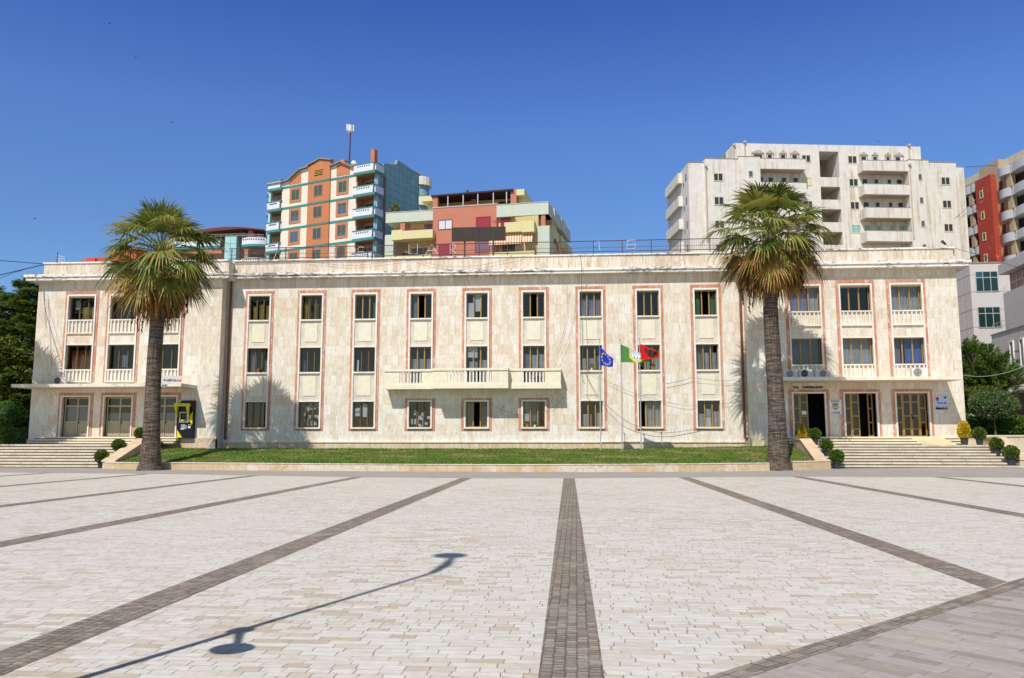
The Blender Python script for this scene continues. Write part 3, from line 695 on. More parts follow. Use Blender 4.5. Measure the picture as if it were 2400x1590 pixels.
def frond(mb, pet, org, az, el, pl, L, rng, mats, droop=.55, fold=.25, spread=1.75, nseg=26, sag=.35):
    d = Vector((math.sin(az)*math.cos(el), math.cos(az)*math.cos(el), math.sin(el)))
    P = [org+d*pl*k/5-Vector((0,0,1))*sag*pl*(k/5)**2 for k in range(6)]
    pet.tube(P, [.035-.004*k for k in range(6)], 4)
    p = P[-1]; t = (P[-1]-P[-2]).normalized()
    s = t.cross(Vector((0,0,1)))
    s = s.normalized() if s.length > .05 else Vector((math.cos(az), -math.sin(az), 0))
    n = s.cross(t).normalized()
    roll = rng.uniform(-.35, .35); s, n = (s*math.cos(roll)+n*math.sin(roll), n*math.cos(roll)-s*math.sin(roll))
    base = rng.choice(mats)
    for i in range(nseg):
        q = (i+.5)/nseg*2-1
        ph = q*spread
        dr = t*math.cos(ph)+s*math.sin(ph)+n*fold*(abs(math.sin(ph))-.4)
        dr.normalize()
        l = L*(1-.3*abs(q)**1.5)*rng.uniform(.86, 1.08)
        side = dr.cross(n).normalized(); w0 = L*spread/nseg*.46
        kk = droop*rng.uniform(.6, 1.2)
        vs = []
        tw = rng.uniform(-.6, .6); off = rng.uniform(-.1, .1)
        for j, r in enumerate((.04, .3, .5, .68, .84, 1.0)):
            c = p+dr*l*r*(1-.2*kk*r*r)-Vector((0,0,1))*kk*l*max(0, r-.34)**1.5*1.35+side*off*max(0, r-.4)
            w = w0*(min(r, .45)*2.3+.05) if r <= .5 else w0*1.05*(1-r)*1.75+.003
            sd = (side*math.cos(tw*r)+n*math.sin(tw*r))
            vs += [c-sd*w, c+sd*w]
        m0 = base if rng.random() < .65 else rng.choice(mats)
        for j in range(5):
            mb.cm = m0
            if j >= 3 and m0 < 3 and rng.random() < .28: mb.cm = 3
            b = len(mb.v); mb.v += [tuple(vs[2*j]), tuple(vs[2*j+1]), tuple(vs[2*j+3]), tuple(vs[2*j+2])]
            mb.f.append((b, b+1, b+2, b+3)); mb.m.append(mb.cm)
def palm(x, y, ztop, rbase, label, seed, scale=1.0, dead=1.0, zb=0.0):
    rng = random.Random(seed)
    root = thing('palm_tree', (x, y, zb), label, 'palm tree', 'tall fan palms in front of the town hall')
    tr = MB(); n = 28; prof = []
    H = ztop-zb
    for k in range(90):
        z = -.15+k*(H-.2)/89
        t = z/H
        r = rbase*(1-.0)*(.70+.30*math.exp(-max(z, 0)/1.0)) if z < 1.2 else rbase*(.70+.30*math.exp(-z/1.0))*(1-.26*t)
        r *= 1+.014*math.sin(z*23+2*math.sin(z*3))+.008*math.sin(z*61)
        if z < .35: r *= 1.0+.12*(1-z/.35)
        prof.append((r, z))
    vs = []
    for r, z in prof:
        for k in range(n):
            a = 2*math.pi*k/n
            rr = r*(1+.022*mn.noise(Vector((math.cos(a)*2, math.sin(a)*2, z*5))))
            if z < .5: rr *= 1+.09*mn.noise(Vector((math.cos(a)*3, math.sin(a)*3, z*2+seed)))
            vs.append((x+rr*math.cos(a)+.012*z*math.sin(z*.4+seed), y+rr*math.sin(a), zb+z))
    tr.add(vs, [(i*n+k, i*n+(k+1)%n, (i+1)*n+(k+1)%n, (i+1)*n+k) for i in range(89) for k in range(n)])
    tr.build('trunk', M_bark, root, smooth=True)
    O = Vector((x, y, ztop-.1))
    cr = MB(); pt = MB(); sk = MB(); sp = MB()
    S = scale
    ga = 2.39996
    n1 = 54
    for k in range(n1):                                   # live crown, spear leaves to horizontal
        t = (k+.5)/n1
        el = R(84-98*t**1.0)+rng.uniform(-.12, .12); az = k*ga+rng.uniform(-.25, .25)
        young = t < .3
        mats = [0,1,2,1,0] if t < .3 else [0,1,1,2,0]
        frond(cr, pt, O+Vector((0,0,.35*(1-t))), az, el, S*rng.uniform(1.75, 2.3)*(.66 if t < .22 else .85 if t < .4 else 1.0), S*rng.uniform(1.5, 1.9), rng, mats, droop=.36+.3*t+rng.uniform(-.1,.18), fold=rng.uniform(.1,.4), sag=.06+.14*t)
    for k in range(16):                                   # lower, yellowing
        t = (k+.5)/16; el = R(-8-30*t)+rng.uniform(-.1, .1); az = k*ga+1.1
        frond(cr, pt, O-Vector((0,0,.2+.35*t)), az, el, S*rng.uniform(1.5, 2.05), S*rng.uniform(1.45, 1.8), rng, [0,1,2,3,1,0] if t < .5 else [0,1,3,4,3], droop=.55, fold=.35, sag=.16)
    n3 = int(44*dead)
    for k in range(n3):                                   # hanging dead skirt
        t = (k+.5)/n3; el = R(-22-46*t)+rng.uniform(-.1, .1); az = k*ga*1.03+.4
        frond(sk, sp, O-Vector((0,0,.3+.55*t)), az, el, S*rng.uniform(.85, 1.4), S*rng.uniform(1.25, 1.6), rng, [3,4,4,3,3,0] if t < .4 else [4,4,5,3], droop=.7, fold=.5, spread=1.25, nseg=22, sag=.25)
    cr.build('crown', FR, root); pt.build('leaf_stalks', M_pet, root)
    sk.v += []; b = len(sk.v); sk.f += [tuple(i+b for i in q) for q in sp.f]; sk.m += [5]*len(sp.f); sk.v += sp.v
    sk.build('dead_skirt', FR, root)
    for k in range(13):                                   # old flower stalks hanging below
        hg = MB()
        a = rng.choice([rng.uniform(3.9, 5.4), rng.uniform(.6, 2.2), rng.uniform(0, 6.28)]); r = rng.uniform(.8, 1.7)*S
        p0 = O+Vector((math.sin(a)*r, math.cos(a)*r, -1.25*S)); l = rng.uniform(1.3, 2.9)
        pts = [p0+Vector((rng.uniform(-.03,.03)+.05*math.sin(j*1.3+k), rng.uniform(-.03,.03), -l*j/7)) for j in range(8)]
        hg.tube(pts, [.02]*8, 4)
        for j in range(3, 8):
            for q in range(3):
                c = pts[j]+Vector((0, 0, rng.uniform(-.18,.1)))
                hg.tube([c, c+Vector((rng.uniform(-.06,.06), rng.uniform(-.06,.06), -.05)), c+Vector((rng.uniform(-.04,.04), 0, -rng.uniform(.1,.25)))], [.03, .035, .012], 4)
        hg.build('hanging_flower_stalk', M_stalk, root)
    return root
pal1 = palm(-22.25, 41.45, 11.65, .61, 'tall fan palm with shaggy green and brown crown before the left wing', 3, 1.0, 1.0)
pal2 = palm(10.3, 42.95, 12.55, .64, 'tall fan palm with big rusty brown skirt in front of the right wing', 8, 1.0, 1.25, .06)
pal3 = palm(-36.5, 43.4, 10.6, .62, 'fan palm just beyond the left edge with only leaf tips in view', 21, 1.0, .8)
# ================================================================ leaf clouds
def leafmats(n, cols): return [leafy(n+'_'+k, c, .5, .25, .25) for k, c in zip(('bright', 'mid', 'deep'), cols)]
L_BOX = leafmats('box_leaf', [(.16,.24,.018),(.085,.15,.012),(.032,.07,.01)])
L_YEL = leafmats('gold_leaf', [(.72,.52,.02),(.6,.44,.03),(.35,.26,.02)])
L_GREY = leafmats('grey_green_leaf', [(.2,.28,.1),(.1,.16,.055),(.035,.07,.025)])
L_HEDGE = leafmats('hedge_leaf', [(.14,.28,.028),(.07,.16,.018),(.025,.065,.012)])
L_BROAD = leafmats('broad_leaf', [(.22,.25,.03),(.11,.145,.018),(.04,.065,.012)])
L_CEDAR = leafmats('cedar_needle', [(.2,.25,.045),(.1,.15,.028),(.04,.07,.018)])
L_PINE = leafmats('pine_needle', [(.16,.26,.03),(.08,.155,.02),(.03,.07,.014)])
M_trunkg = plain('grey_tree_bark', (.16,.12,.085), .9, .35, 6.0)
def leaf(mb, p, d, up, l, w):
    s = d.cross(up)
    if s.length < .01: s = d.cross(Vector((1,0,0)))
    s = s.normalized()*w
    a = p; b = p+d*l*.5+s; c = p+d*l; e = p+d*l*.5-s
    k = len(mb.v); mb.v += [tuple(a), tuple(b), tuple(c), tuple(e)]; mb.f.append((k, k+1, k+2, k+3)); mb.m.append(mb.cm)
def rv(rng):
    z = rng.uniform(-1, 1); a = rng.uniform(0, 6.283); r = math.sqrt(1-z*z); return Vector((r*math.cos(a), r*math.sin(a), z))
def cloud(mb, c, rad, n, rng, l, w, shell=.75, lump=.18, freq=2.0, wts=(.35,.4,.25), zmin=-1.0, outward=.7):
    """leaves scattered in the outer shell of a lumpy ellipsoid"""
    c = Vector(c)
    for _ in range(n):
        d = rv(rng)
        if d.z < zmin: continue
        q = 1+lump*mn.noise(d*freq+c*.37)*2
        r = (shell+(1-shell)*rng.random()**.6)*q
        p = c+Vector((d.x*rad[0], d.y*rad[1], d.z*rad[2]))*r
        o = (d*outward+rv(rng)*(1.2-outward)).normalized()
        mb.cm = rng.choices((0,1,2), wts)[0]
        leaf(mb, p, o, rv(rng), l*rng.uniform(.7,1.3), w*rng.uniform(.7,1.3))
def core(mb, c, rad, k=.8, n=12):
    vs = []; fs = []
    for i in range(n//2+1):
        t = math.pi*i/(n//2)
        for j in range(n):
            a = 2*math.pi*j/n; vs.append((c[0]+rad[0]*k*math.sin(t)*math.cos(a), c[1]+rad[1]*k*math.sin(t)*math.sin(a), c[2]+rad[2]*k*math.cos(t)))
    for i in range(n//2):
        for j in range(n): fs.append((i*n+j, i*n+(j+1)%n, (i+1)*n+(j+1)%n, (i+1)*n+j))
    mb.cm = 2; mb.add(vs, fs)
M_pot = plain('dark_grey_pot', (.04,.043,.05), .55, .15, 6.0)
M_soil = plain('pot_soil', (.05,.035,.02), .95, .3, 8.0)
def pot(root, x, y, z, r, h):
    p = MB(); p.lathe((x, y, z), [(r*.8,0),(r*.97,h*.88),(r*1.06,h*.88),(r*1.06,h),(r*.95,h),(r*.93,h*.9)], 18); p.build('pot', M_pot, root, smooth=False)
    s = MB(); s.lathe((x, y, z), [(r*.9,h*.85),(r*.02,h*.92)], 14); s.build('soil', M_soil, root)
def potted(x, y, z, rp, hp, kind, size, label, seed, cat='potted shrub', grp='potted clipped shrubs on the stairs'):
    rng = random.Random(seed); root = thing('potted_shrub', (x, y, z), label, cat, grp)
    pot(root, x, y, z, rp, hp)
    f = MB()
    if kind == 'ball':
        c = (x, y, z+hp+size*.82); core(f, c, (size,)*3, .8); cloud(f, c, (size*rng.uniform(.95,1.06), size*rng.uniform(.95,1.06), size*rng.uniform(.9,1.02)), 1600, rng, .085, .024, .84, .12, 2.2, (.34,.42,.24))
        f.build('foliage', L_BOX, root)
    elif kind == 'egg':
        c = (x, y, z+hp+.42); core(f, c, (.24,.24,.42), .86); cloud(f, c, (.27,.27,.48), 1500, rng, .1, .032, .85, .06, 3.0, (.5,.35,.15)); f.build('foliage', L_YEL, root)
    else:
        for k in range(1500):
            t = rng.random()**1.5; a = rng.uniform(0, 6.28); r = .24*(1-t)*rng.uniform(.75, 1.08)+.02
            p = Vector((x+r*math.cos(a), y+r*math.sin(a), z+hp+.03+.72*t)); f.cm = rng.choices((0,1,2), (.5,.35,.15))[0]
            leaf(f, p, (Vector((math.cos(a), math.sin(a), .5))+rv(rng)*.6).normalized(), rv(rng), .09, .026)
        f.build('foliage', L_YEL, root)
    return root
def stz(y, zb, rise): return zb+rise*max(0, min(8, math.floor((y-SY)/.33)+1))
PB = 'round clipped potted shrub '
potted(-26.3, 43.75, 0.0, .19, .38, 'ball', .34, PB+'at the foot of the left stairs', 1)
potted(-26.2, 45.2, .65, .19, .36, 'ball', .32, PB+'half way up the left stairs', 2)
potted(-25.85+.0, 46.9, 1.3, .2, .36, 'ball', .34, PB+'at the top of the left stairs', 4)
potted(13.45, 43.75, .1, .2, .36, 'ball', .33, PB+'at the foot of the right stairs beside the lawn', 5)
potted(13.4, 45.2, .71, .19, .36, 'ball', .29, PB+'half way up the right stairs on the lawn side', 6)
potted(13.28, 46.9, 1.3, .19, .36, 'ball', .3, PB+'at the top of the right stairs beside the yellow cone', 9)
potted(12.72, 47.3, 1.66, .18, .05, 'cone', .3, 'bright yellow cone shaped conifer on the stair wall before the information office door', 10)
potted(21.35, 47.0, 1.3, .2, .36, 'egg', .3, 'bright yellow egg shaped shrub in a pot at the right corner of the hall', 12)
potted(22.15, 47.0, 1.3, .19, .36, 'ball', .31, PB+'beside the yellow egg shaped shrub', 13)
potted(22.25, 45.4, .74, .19, .38, 'ball', .3, PB+'half way up the right stairs at the far right wall', 14)
potted(22.35, 44.2, .27, .21, .38, 'ball', .33, PB+'low on the right stairs near the right edge', 15)
pb = thing('planter_box', (-39.6, 47.6, 1.3), 'square stone planter with a clipped green shrub at the far left edge', 'planter')
bx('box', M_panel, pb, ID, (-40.1,-39.05,47.1,48.1,1.3,2.05)); f = MB(); core(f, (-39.6,47.6,2.35), (.5,.5,.45), .85); cloud(f, (-39.6,47.6,2.35), (.55,.5,.5), 1600, random.Random(5), .1, .03, .85, .08); f.build('foliage', L_BOX, pb)
# ================================================================ trees on the left
def trunk(mb, pts, rad): mb.tube(pts, rad, 10)
def cedar(x, y, h, label, seed, reach):
    rng = random.Random(seed); root = thing('cedar_tree', (x, y, 0), label, 'tree'); t = MB(); trunk(t, [(x,y,0),(x+.1,y,h*.4),(x-.1,y,h*.97)], [.42,.3,.06])
    f = MB(); z = 3.2; k = 0
    while z < h:
        q = (z/h); rr = reach*(1-q**6)*rng.uniform(.8, 1.15)+.4
        for b in range(5):
            a = k*2.4+b*1.257+rng.uniform(-.3,.3); L = rr*rng.uniform(.75, 1.15); tip = Vector((x+math.cos(a)*L, y+math.sin(a)*L, z+rng.uniform(.1,.5)-.12*L*.3))
            p0 = Vector((x, y, z)); mid = (p0+tip)/2+Vector((0,0,.3)); t.tube([p0, mid, tip], [.09,.06,.02], 5)
            for s in range(int(420*L/2)):
                u = rng.random()**.7; p = p0.lerp(mid, u*2) if u < .5 else mid.lerp(tip, u*2-1)
                wd = .25+.55*math.sin(min(1, u*1.1)*3.0); side = Vector((-math.sin(a), math.cos(a), 0))
                p = p+side*rng.gauss(0, .5)*wd+Vector((0,0,rng.gauss(.02,.09)-.1*abs(rng.gauss(0,1))))
                d = (Vector((math.cos(a), math.sin(a), .15))+rv(rng)*.7); d.z = d.z*.5-.05
                f.cm = rng.choices((0,1,2), (.4,.4,.2))[0]; leaf(f, p, d.normalized(), Vector((0,0,1))+rv(rng)*.4, rng.uniform(.2,.42), rng.uniform(.05,.09))
        z += rng.uniform(.45, .7); k += 1
    t.build('trunk', M_trunkg, root); f.build('crown', L_CEDAR, root)
cedar(-38.6, 55.5, 13.2, 'dark layered cedar tree rising beside the left end of the hall', 31, 4.6)
cedar(-43.6, 56.8, 12.6, 'broad dark cedar tree at the far left edge behind the stairs', 32, 5.0)
def broad(x, y, h, blobs, label, seed, mats, l=.2, w=.07, name='broadleaf_tree', n=2600, trad=.2):
    rng = random.Random(seed); root = thing(name, (x, y, 0), label, 'tree'); t = MB(); trunk(t, [(x,y,0),(x+.05,y,h*.35),(x,y,h*.7)], [trad,trad*.8,trad*.3])
    f = MB()
    for c, r in blobs:
        t.tube([(x,y,h*.35), ((x+c[0])/2, (y+c[1])/2, (h*.4+c[2])/2+.2), c], [trad*.5,trad*.35,.03], 6)
        if 'clipped' in name: core(f, c, r, .8)
        cloud(f, c, r, int(n*r[0]*r[2]/1.6), rng, l, w, .8 if 'clipped' in name else .55, .08 if 'clipped' in name else .2, 2.2)
    t.build('trunk', M_trunkg, root); f.build('crown', mats, root)
broad(-39.4, 53.2, 8.0, [((-39.6,53,7.3),(1.7,1.5,1.3)),((-40.6,53,5.9),(2.0,1.5,1.3)),((-38.6,53.2,5.6),(1.4,1.3,1.4)),((-40.8,52.8,4.3),(1.8,1.4,1.2)),((-38.7,53,4.0),(1.4,1.2,1.1))], 'yellow green broadleaf tree below the cedar at the left end of the hall', 41, L_BROAD)
broad(-37.2, 51.2, 3.6, [((-37.4,51.2,3.25),(1.15,1.0,.85)),((-38.5,51.2,2.55),(.95,.8,.5))], 'small rounded clipped bush tree beside the left corner of the hall', 42, L_HEDGE, .11, .038, 'clipped_tree', 3600, .1)
def hedge(x0, x1, y0, y1, z0, z1, label, seed, mats=L_HEDGE, dens=420, name='hedge', lsz=.1):
    rng = random.Random(seed); f = MB(); f.cm = 2; f.box(x0+.08, x1-.08, y0+.08, y1-.08, z0, z1-.08)
    A = (x1-x0)*(z1-z0)+(x1-x0)*(y1-y0)+(y1-y0)*(z1-z0)
    for _ in range(int(A*dens)):
        s = rng.random()*A
        if s < (x1-x0)*(z1-z0): p = Vector((rng.uniform(x0,x1), y0, rng.uniform(z0,z1))); d = Vector((0,-1,.3))
        elif s < A-(y1-y0)*(z1-z0): p = Vector((rng.uniform(x0,x1), rng.uniform(y0,y1), z1)); d = Vector((0,-.2,1))
        else: p = Vector((rng.choice((x0,x1)), rng.uniform(y0,y1), rng.uniform(z0,z1))); d = Vector((0,0,.3))
        p += Vector((rng.gauss(0,.04), rng.gauss(0,.04), rng.gauss(0,.04)+.06*mn.noise(p*1.5)))
        f.cm = rng.choices((0,1,2), (.3,.42,.28))[0]; leaf(f, p, (d+rv(rng)).normalized(), rv(rng), rng.uniform(.7,1.3)*lsz, lsz*.33)
    return tag(f.build(name, mats), label, 'hedge')
hedge(-48, -35.4, 50.4, 51.4, 1.25, 2.2, 'long low dark green hedge at the left end of the hall', 51)
hedge(-50, -35.3, 54.6, 55.6, 1.2, 4.4, 'tall dark hedge behind the trees left of the hall', 52, L_HEDGE, 160, 'hedge', .16)
# ================================================================ planting on the right
bd = MB(); bd.box(22.8+.55, 40, 49.6, 66, .9, 1.78); bd.build('planting_bed', plain('bed_soil', (.16,.13,.05), .9, .3, 1.0))
tag(bpy.data.objects['planting_bed'], kind='structure')
rw = thing('retaining_wall', (27, 49.2, 0), 'low marble retaining wall of the planted bed at the far right', 'wall')
bx('wall_body', M_honey, rw, ID, (23.35,40,49.2,49.6,.1,1.76)); bx('capping', M_cap, rw, ID, (23.32,40,49.13,49.66,1.76,1.83)); bx('kerb', plain('rough_kerb',(.35,.29,.22),.9,.3,4.0), rw, ID, (22.5,23.32,49.3,49.55,1.2,1.68))
def pine(x, y, label, seed):
    rng = random.Random(seed); root = thing('pine_tree', (x, y, 1), label, 'tree'); t = MB(); trunk(t, [(x,y,1),(x-.2,y,4),(x-.4,y,7.4)], [.2,.15,.05]); f = MB()
    tufts = []
    for k in range(380):
        d = rv(rng); q = rng.uniform(.5, 1.0)
        p = Vector((x+d.x*2.3*q, y+d.y*1.8*q, 6.25+d.z*2.0*q))
        p.x -= (p.z-6.0)*.42
        tufts.append((p, d))
    for p, d in tufts:
        t.tube([(x-.2,y,5.6), p], [.04,.02], 4, False)
        ax = (Vector((0,0,1))*.8+d*.7+rv(rng)*.25).normalized(); c0 = rng.choices((0,1,2), (.3,.45,.25))[0]
        for _ in range(62):
            u = rng.random(); q = p+ax*(u*.62-.12); dd = (ax*.9+rv(rng)*1.0).normalized()
            f.cm = c0 if rng.random() < .7 else rng.choice((0,1,2)); leaf(f, q, dd, rv(rng), rng.uniform(.18,.34), .024)
    t.build('trunk', M_trunkg, root); f.build('crown', L_PINE, root)
pine(27.9, 58.2, 'bushy green pine tree beside the right end of the hall', 61)
broad(25.95, 53, 3.9, [((25.95,53,3.72),(1.4,1.2,.82))], 'round topped clipped tree with grey green leaves on a thin bare trunk', 62, L_GREY, .12, .042, 'clipped_tree', 5200, .1)
broad(26.4, 55.4, 4.6, [((26.4,55.4,4.15),(1.5,1.0,.9))], 'rounded olive coloured shrub standing just behind the grey green clipped tree', 63, L_BROAD, .1, .035, 'clipped_tree', 3600, .1)
hedge(24.0, 25.6, 55.2, 56.6, 1.7, 4.75, 'tall narrow hedge against the right end wall of the hall', 64, L_HEDGE, 300, 'hedge', .12)
hedge(24.6, 28.8, 54.6, 55.3, 1.7, 2.95, 'dark leafy hedge behind the trunk of the clipped tree on the right', 65, L_HEDGE, 380, 'hedge', .13)
def bush(x, y, z, r, h, label, seed, mats):
    f = MB(); core(f, (x,y,z+h*.5), (r,r,h*.5), .85); cloud(f, (x,y,z+h*.5), (r,r,h*.52), int(2600*r*h+400), random.Random(seed), .11, .036, .82, .08); tag(f.build('round_bush', mats), label, 'bush')
bush(28.25, 53.6, 1.75, .75, 1.15, 'rounded yellowish bush at the right edge of the planted bed', 66, L_BOX)
bush(26.9, 53.9, 1.75, .95, 1.1, 'wide glossy dark green bush between the clipped tree and the right edge', 67, L_HEDGE)
gm = MB(); rg = random.Random(5)
for k in range(5000):
    x = rg.uniform(24, 30); y = rg.uniform(49.7, 54); gm.cm = rg.choice((0,0,1,2)); a = rg.uniform(0,6.28); w = .025
    gm.add([(x-w*math.cos(a),y-w*math.sin(a),1.77),(x+w*math.cos(a),y+w*math.sin(a),1.77),(x+rg.gauss(0,.03),y,1.77+rg.uniform(.05,.11))], [(0,1,2)])
tag(gm.build('bed_grass', GR), kind='stuff')
# ================================================================ air conditioners
M_acgrey = plain('air_conditioner_shell', (.66,.65,.62), .45, .06, 2.0); M_fan = plain('fan_grille', (.05,.05,.055), .5, .1, 5.0); M_fang = plain('grey_fan_grille', (.3,.3,.28), .5, .15, 5.0)
def aircon(p, w, h, label, rz=0.0, fanmat=None, fx=-.12):
    root = thing('air_conditioner', p, label, 'air conditioner', 'air conditioners along the facade')
    def fr(a, b, c): return (p[0]+a*math.cos(rz)-b*math.sin(rz), p[1]+a*math.sin(rz)+b*math.cos(rz), p[2]+c)
    b = MB(fr); b.box(-w/2, w/2, -.15, .15, .05, h); b.build('casing', M_acgrey, root)
    r = h*.4; f = MB(fr); n = 20
    f.add([(fx*w+r*math.cos(2*math.pi*k/n), -.165, .05+(h-.05)/2+r*math.sin(2*math.pi*k/n)) for k in range(n)]+[(fx*w+r*math.cos(2*math.pi*k/n), -.15, .05+(h-.05)/2+r*math.sin(2*math.pi*k/n)) for k in range(n)], [tuple(range(n))]+[(k,(k+1)%n,n+(k+1)%n,n+k) for k in range(n)])
    f.build('fan', fanmat or M_fan, root)
    g = MB(fr)
    for q in (.95, .62, .3): g.tube([(fx*w+r*q*math.cos(2*math.pi*k/16), -.175, .05+(h-.05)/2+r*q*math.sin(2*math.pi*k/16)) for k in range(17)], .006, 4)
    for k in range(4): g.box(fx*w-r*.9 if k == 0 else fx*w-.006, fx*w+r*.9 if k == 0 else fx*w+.006, -.178, -.17, .05+(h-.05)/2-(.006 if k == 0 else r*.9), .05+(h-.05)/2+(.006 if k == 0 else r*.9))
    g.build('guard', M_metal, root)
    q = MB(fr); q.box(-w*.42, -w*.3, -.13, .13, 0, .05); q.box(w*.3, w*.42, -.13, .13, 0, .05); q.build('foot', M_rust, root)
    return root
aircon((-32.0, 48.3, 4.94), .72, .5, 'white air conditioner with dark fan on the canopy of the left wing', .12, None, -.18)
aircon((12.45, 48.2, 5.1), .7, .5, 'air conditioner with greyish fan nearest the palm on the right canopy', -.1, M_fang, -.1)
aircon((13.25, 48.15, 5.1), .7, .5, 'air conditioner with black round fan, second from the palm on the right canopy', 0, None, -.1)
aircon((14.15, 48.1, 5.1), .62, .48, 'small air conditioner with pale fan, third from the palm on the right canopy', -.1, M_fang, .12)
aircon((19.65, 48.3, 5.1), .85, .58, 'wide cream air conditioner at the far right end of the right canopy', 0, M_fang, -.12)
aircon((-2.35, 49.55, 4.92), .8, .56, 'air conditioner half hidden behind the balusters at the right end of the balcony', 0, None, .1)
M_sred0 = plain('red_pot', (.6,.05,.02), .5, .1)
def sill_plant(x, z, r, mat, h, label, seed):
    rt_ = thing('potted_plant', (x, 49.98, z), label, 'potted plant'); q = MB(); q.lathe((x, 49.98, z), [(r*.7,0),(r,r*1.6),(r*1.1,r*1.6),(r*1.1,r*2)], 12); q.build('pot', mat, rt_)
    f = MB(); cloud(f, (x, 49.98, z+r*2+h*.45), (r*1.5,r,h*.6), 90, random.Random(seed), .09, .022, .2, .2); f.build('leaves', L_HEDGE, rt_)
sill_plant(-20.02, 5.8, .1, M_sred0, .16, 'bright red plant pot on the sill of the first middle floor window', 1)
sill_plant(-2.98, 2.34, .1, M_terra, .12, 'terracotta plant pot on the sill of the ground floor window under the balcony', 2)
sill_plant(-2.5, 2.34, .07, M_white, .16, 'small white plant pot on the sill of the ground floor window under the balcony', 3)
sill_plant(1.0, 5.8, .07, M_white, .2, 'white plant pot on the middle floor sill behind the blue flag', 4)
sill_plant(4.7, 5.8, .1, M_terra, .2, 'terracotta plant pot on the middle floor sill behind the red flag', 5)
# ================================================================ cash machine
atm = thing('cash_machine', (-23.8, 48.95, 1.67), 'black and yellow bank cash machine standing beside the third door of the left wing', 'cash machine')
AX0, AX1, AZ, AY = -24.55, -23.58, 1.67, 48.72
fA = frame((0, AY, 0), 90)
M_ink = plain('black_panel', (.01,.011,.016), .4, .05); M_yel = plain('yellow_panel', (.75,.66,.0), .45, .05); M_steel = plain('machine_steel', (.35,.34,.31), .35, .1, 3.0, .5)
AM = MB(fA); AM.box(AX0, AX1, -.38, 0, AZ, 3.98); AM.build('body', M_ink, atm)
y = MB(fA); y.prism([(AX0+.02,1.7),(AX0+.36,1.7),(AX0+.02,2.18)], .0, .006); y.prism([(AX1-.2,3.05),(AX1-.005,3.3),(AX1-.005,2.5),(AX1-.2,2.72)], .0, .006); y.prism([(AX0+.02,3.97),(AX0+.22,3.97),(AX0+.08,3.8),(AX0+.02,3.8)], 0, .006); y.build('yellow_panel', M_yel, atm)
h = MB(fA); h.box(AX0-.13, AX1-.15, 0, .26, 3.62, 3.79); h.prism([(AX1-.35,3.62),(AX1-.15,3.62),(AX1-.17,2.95)], .14, .26); h.prism([(AX0-.13,3.62),(AX0+.06,3.62),(AX0+.06,2.95)], .0, .24); h.build('hood', M_yel, atm)
s = MB(fA); s.ring(AX0+.16, AX1-.2, 2.62, 3.27, .07, 0, .08); s.build('bezel', M_steel, atm)
bx('screen', plain('dark_screen', (.02,.025,.04), .15, 0), atm, fA, (AX0+.3, AX1-.38, 0, .02, 2.87, 3.16)); bx('card_slot', M_steel, atm, fA, (AX1-.36, AX1-.28, 0, .03, 2.85, 3.15), (AX1-.5, AX1-.3, 0, .03, 2.74, 2.79)); bx('cash_tray', M_yel, atm, fA, (AX0+.26, AX0+.5, 0, .05, 2.72, 2.8))
l = MB()
for k, (wd, xo) in enumerate(((.26,.02),(.42,0),(.3,.06),(.4,0))): l.add([fA(AX0+.24+xo+a*wd, .004, 2.46-k*.065+b*.028) for a, b in ((0,0),(1,0),(1,1),(0,1))], [(0,1,2,3)], raw=True)
l.add([fA(AX0+.24+a*.24, .004, 2.2+b*.05) for a, b in ((0,0),(1,0),(1,1),(0,1))], [(0,1,2,3)], raw=True)
l.add([fA(AX1-.18+.08*math.cos(k*.5236), .004, 2.34+.08*math.sin(k*.5236)) for k in range(12)], [tuple(range(12))], raw=True)
l.add([fA(AX1-.26+a*.07, .004, 2.47+b*.03) for a, b in ((0,0),(1,0),(1,1),(0,1))], [(0,1,2,3)], raw=True); l.add([fA(AX1-.13+a*.07, .004, 2.47+b*.03) for a, b in ((0,0),(1,0),(1,1),(0,1))], [(0,1,2,3)], raw=True)
l.build('printed_notice', M_white, atm)
tk = MB(); text_mb(tk, 'bankomat', .085, lambda x, y: (AX0+.25+x, AY-.263, 3.7+y)); text_mb(tk, '24h', .085, lambda x, y: (AX1-.32+x, AY-.263, 3.7+y)); tk.build('printed_mark', M_black, atm)
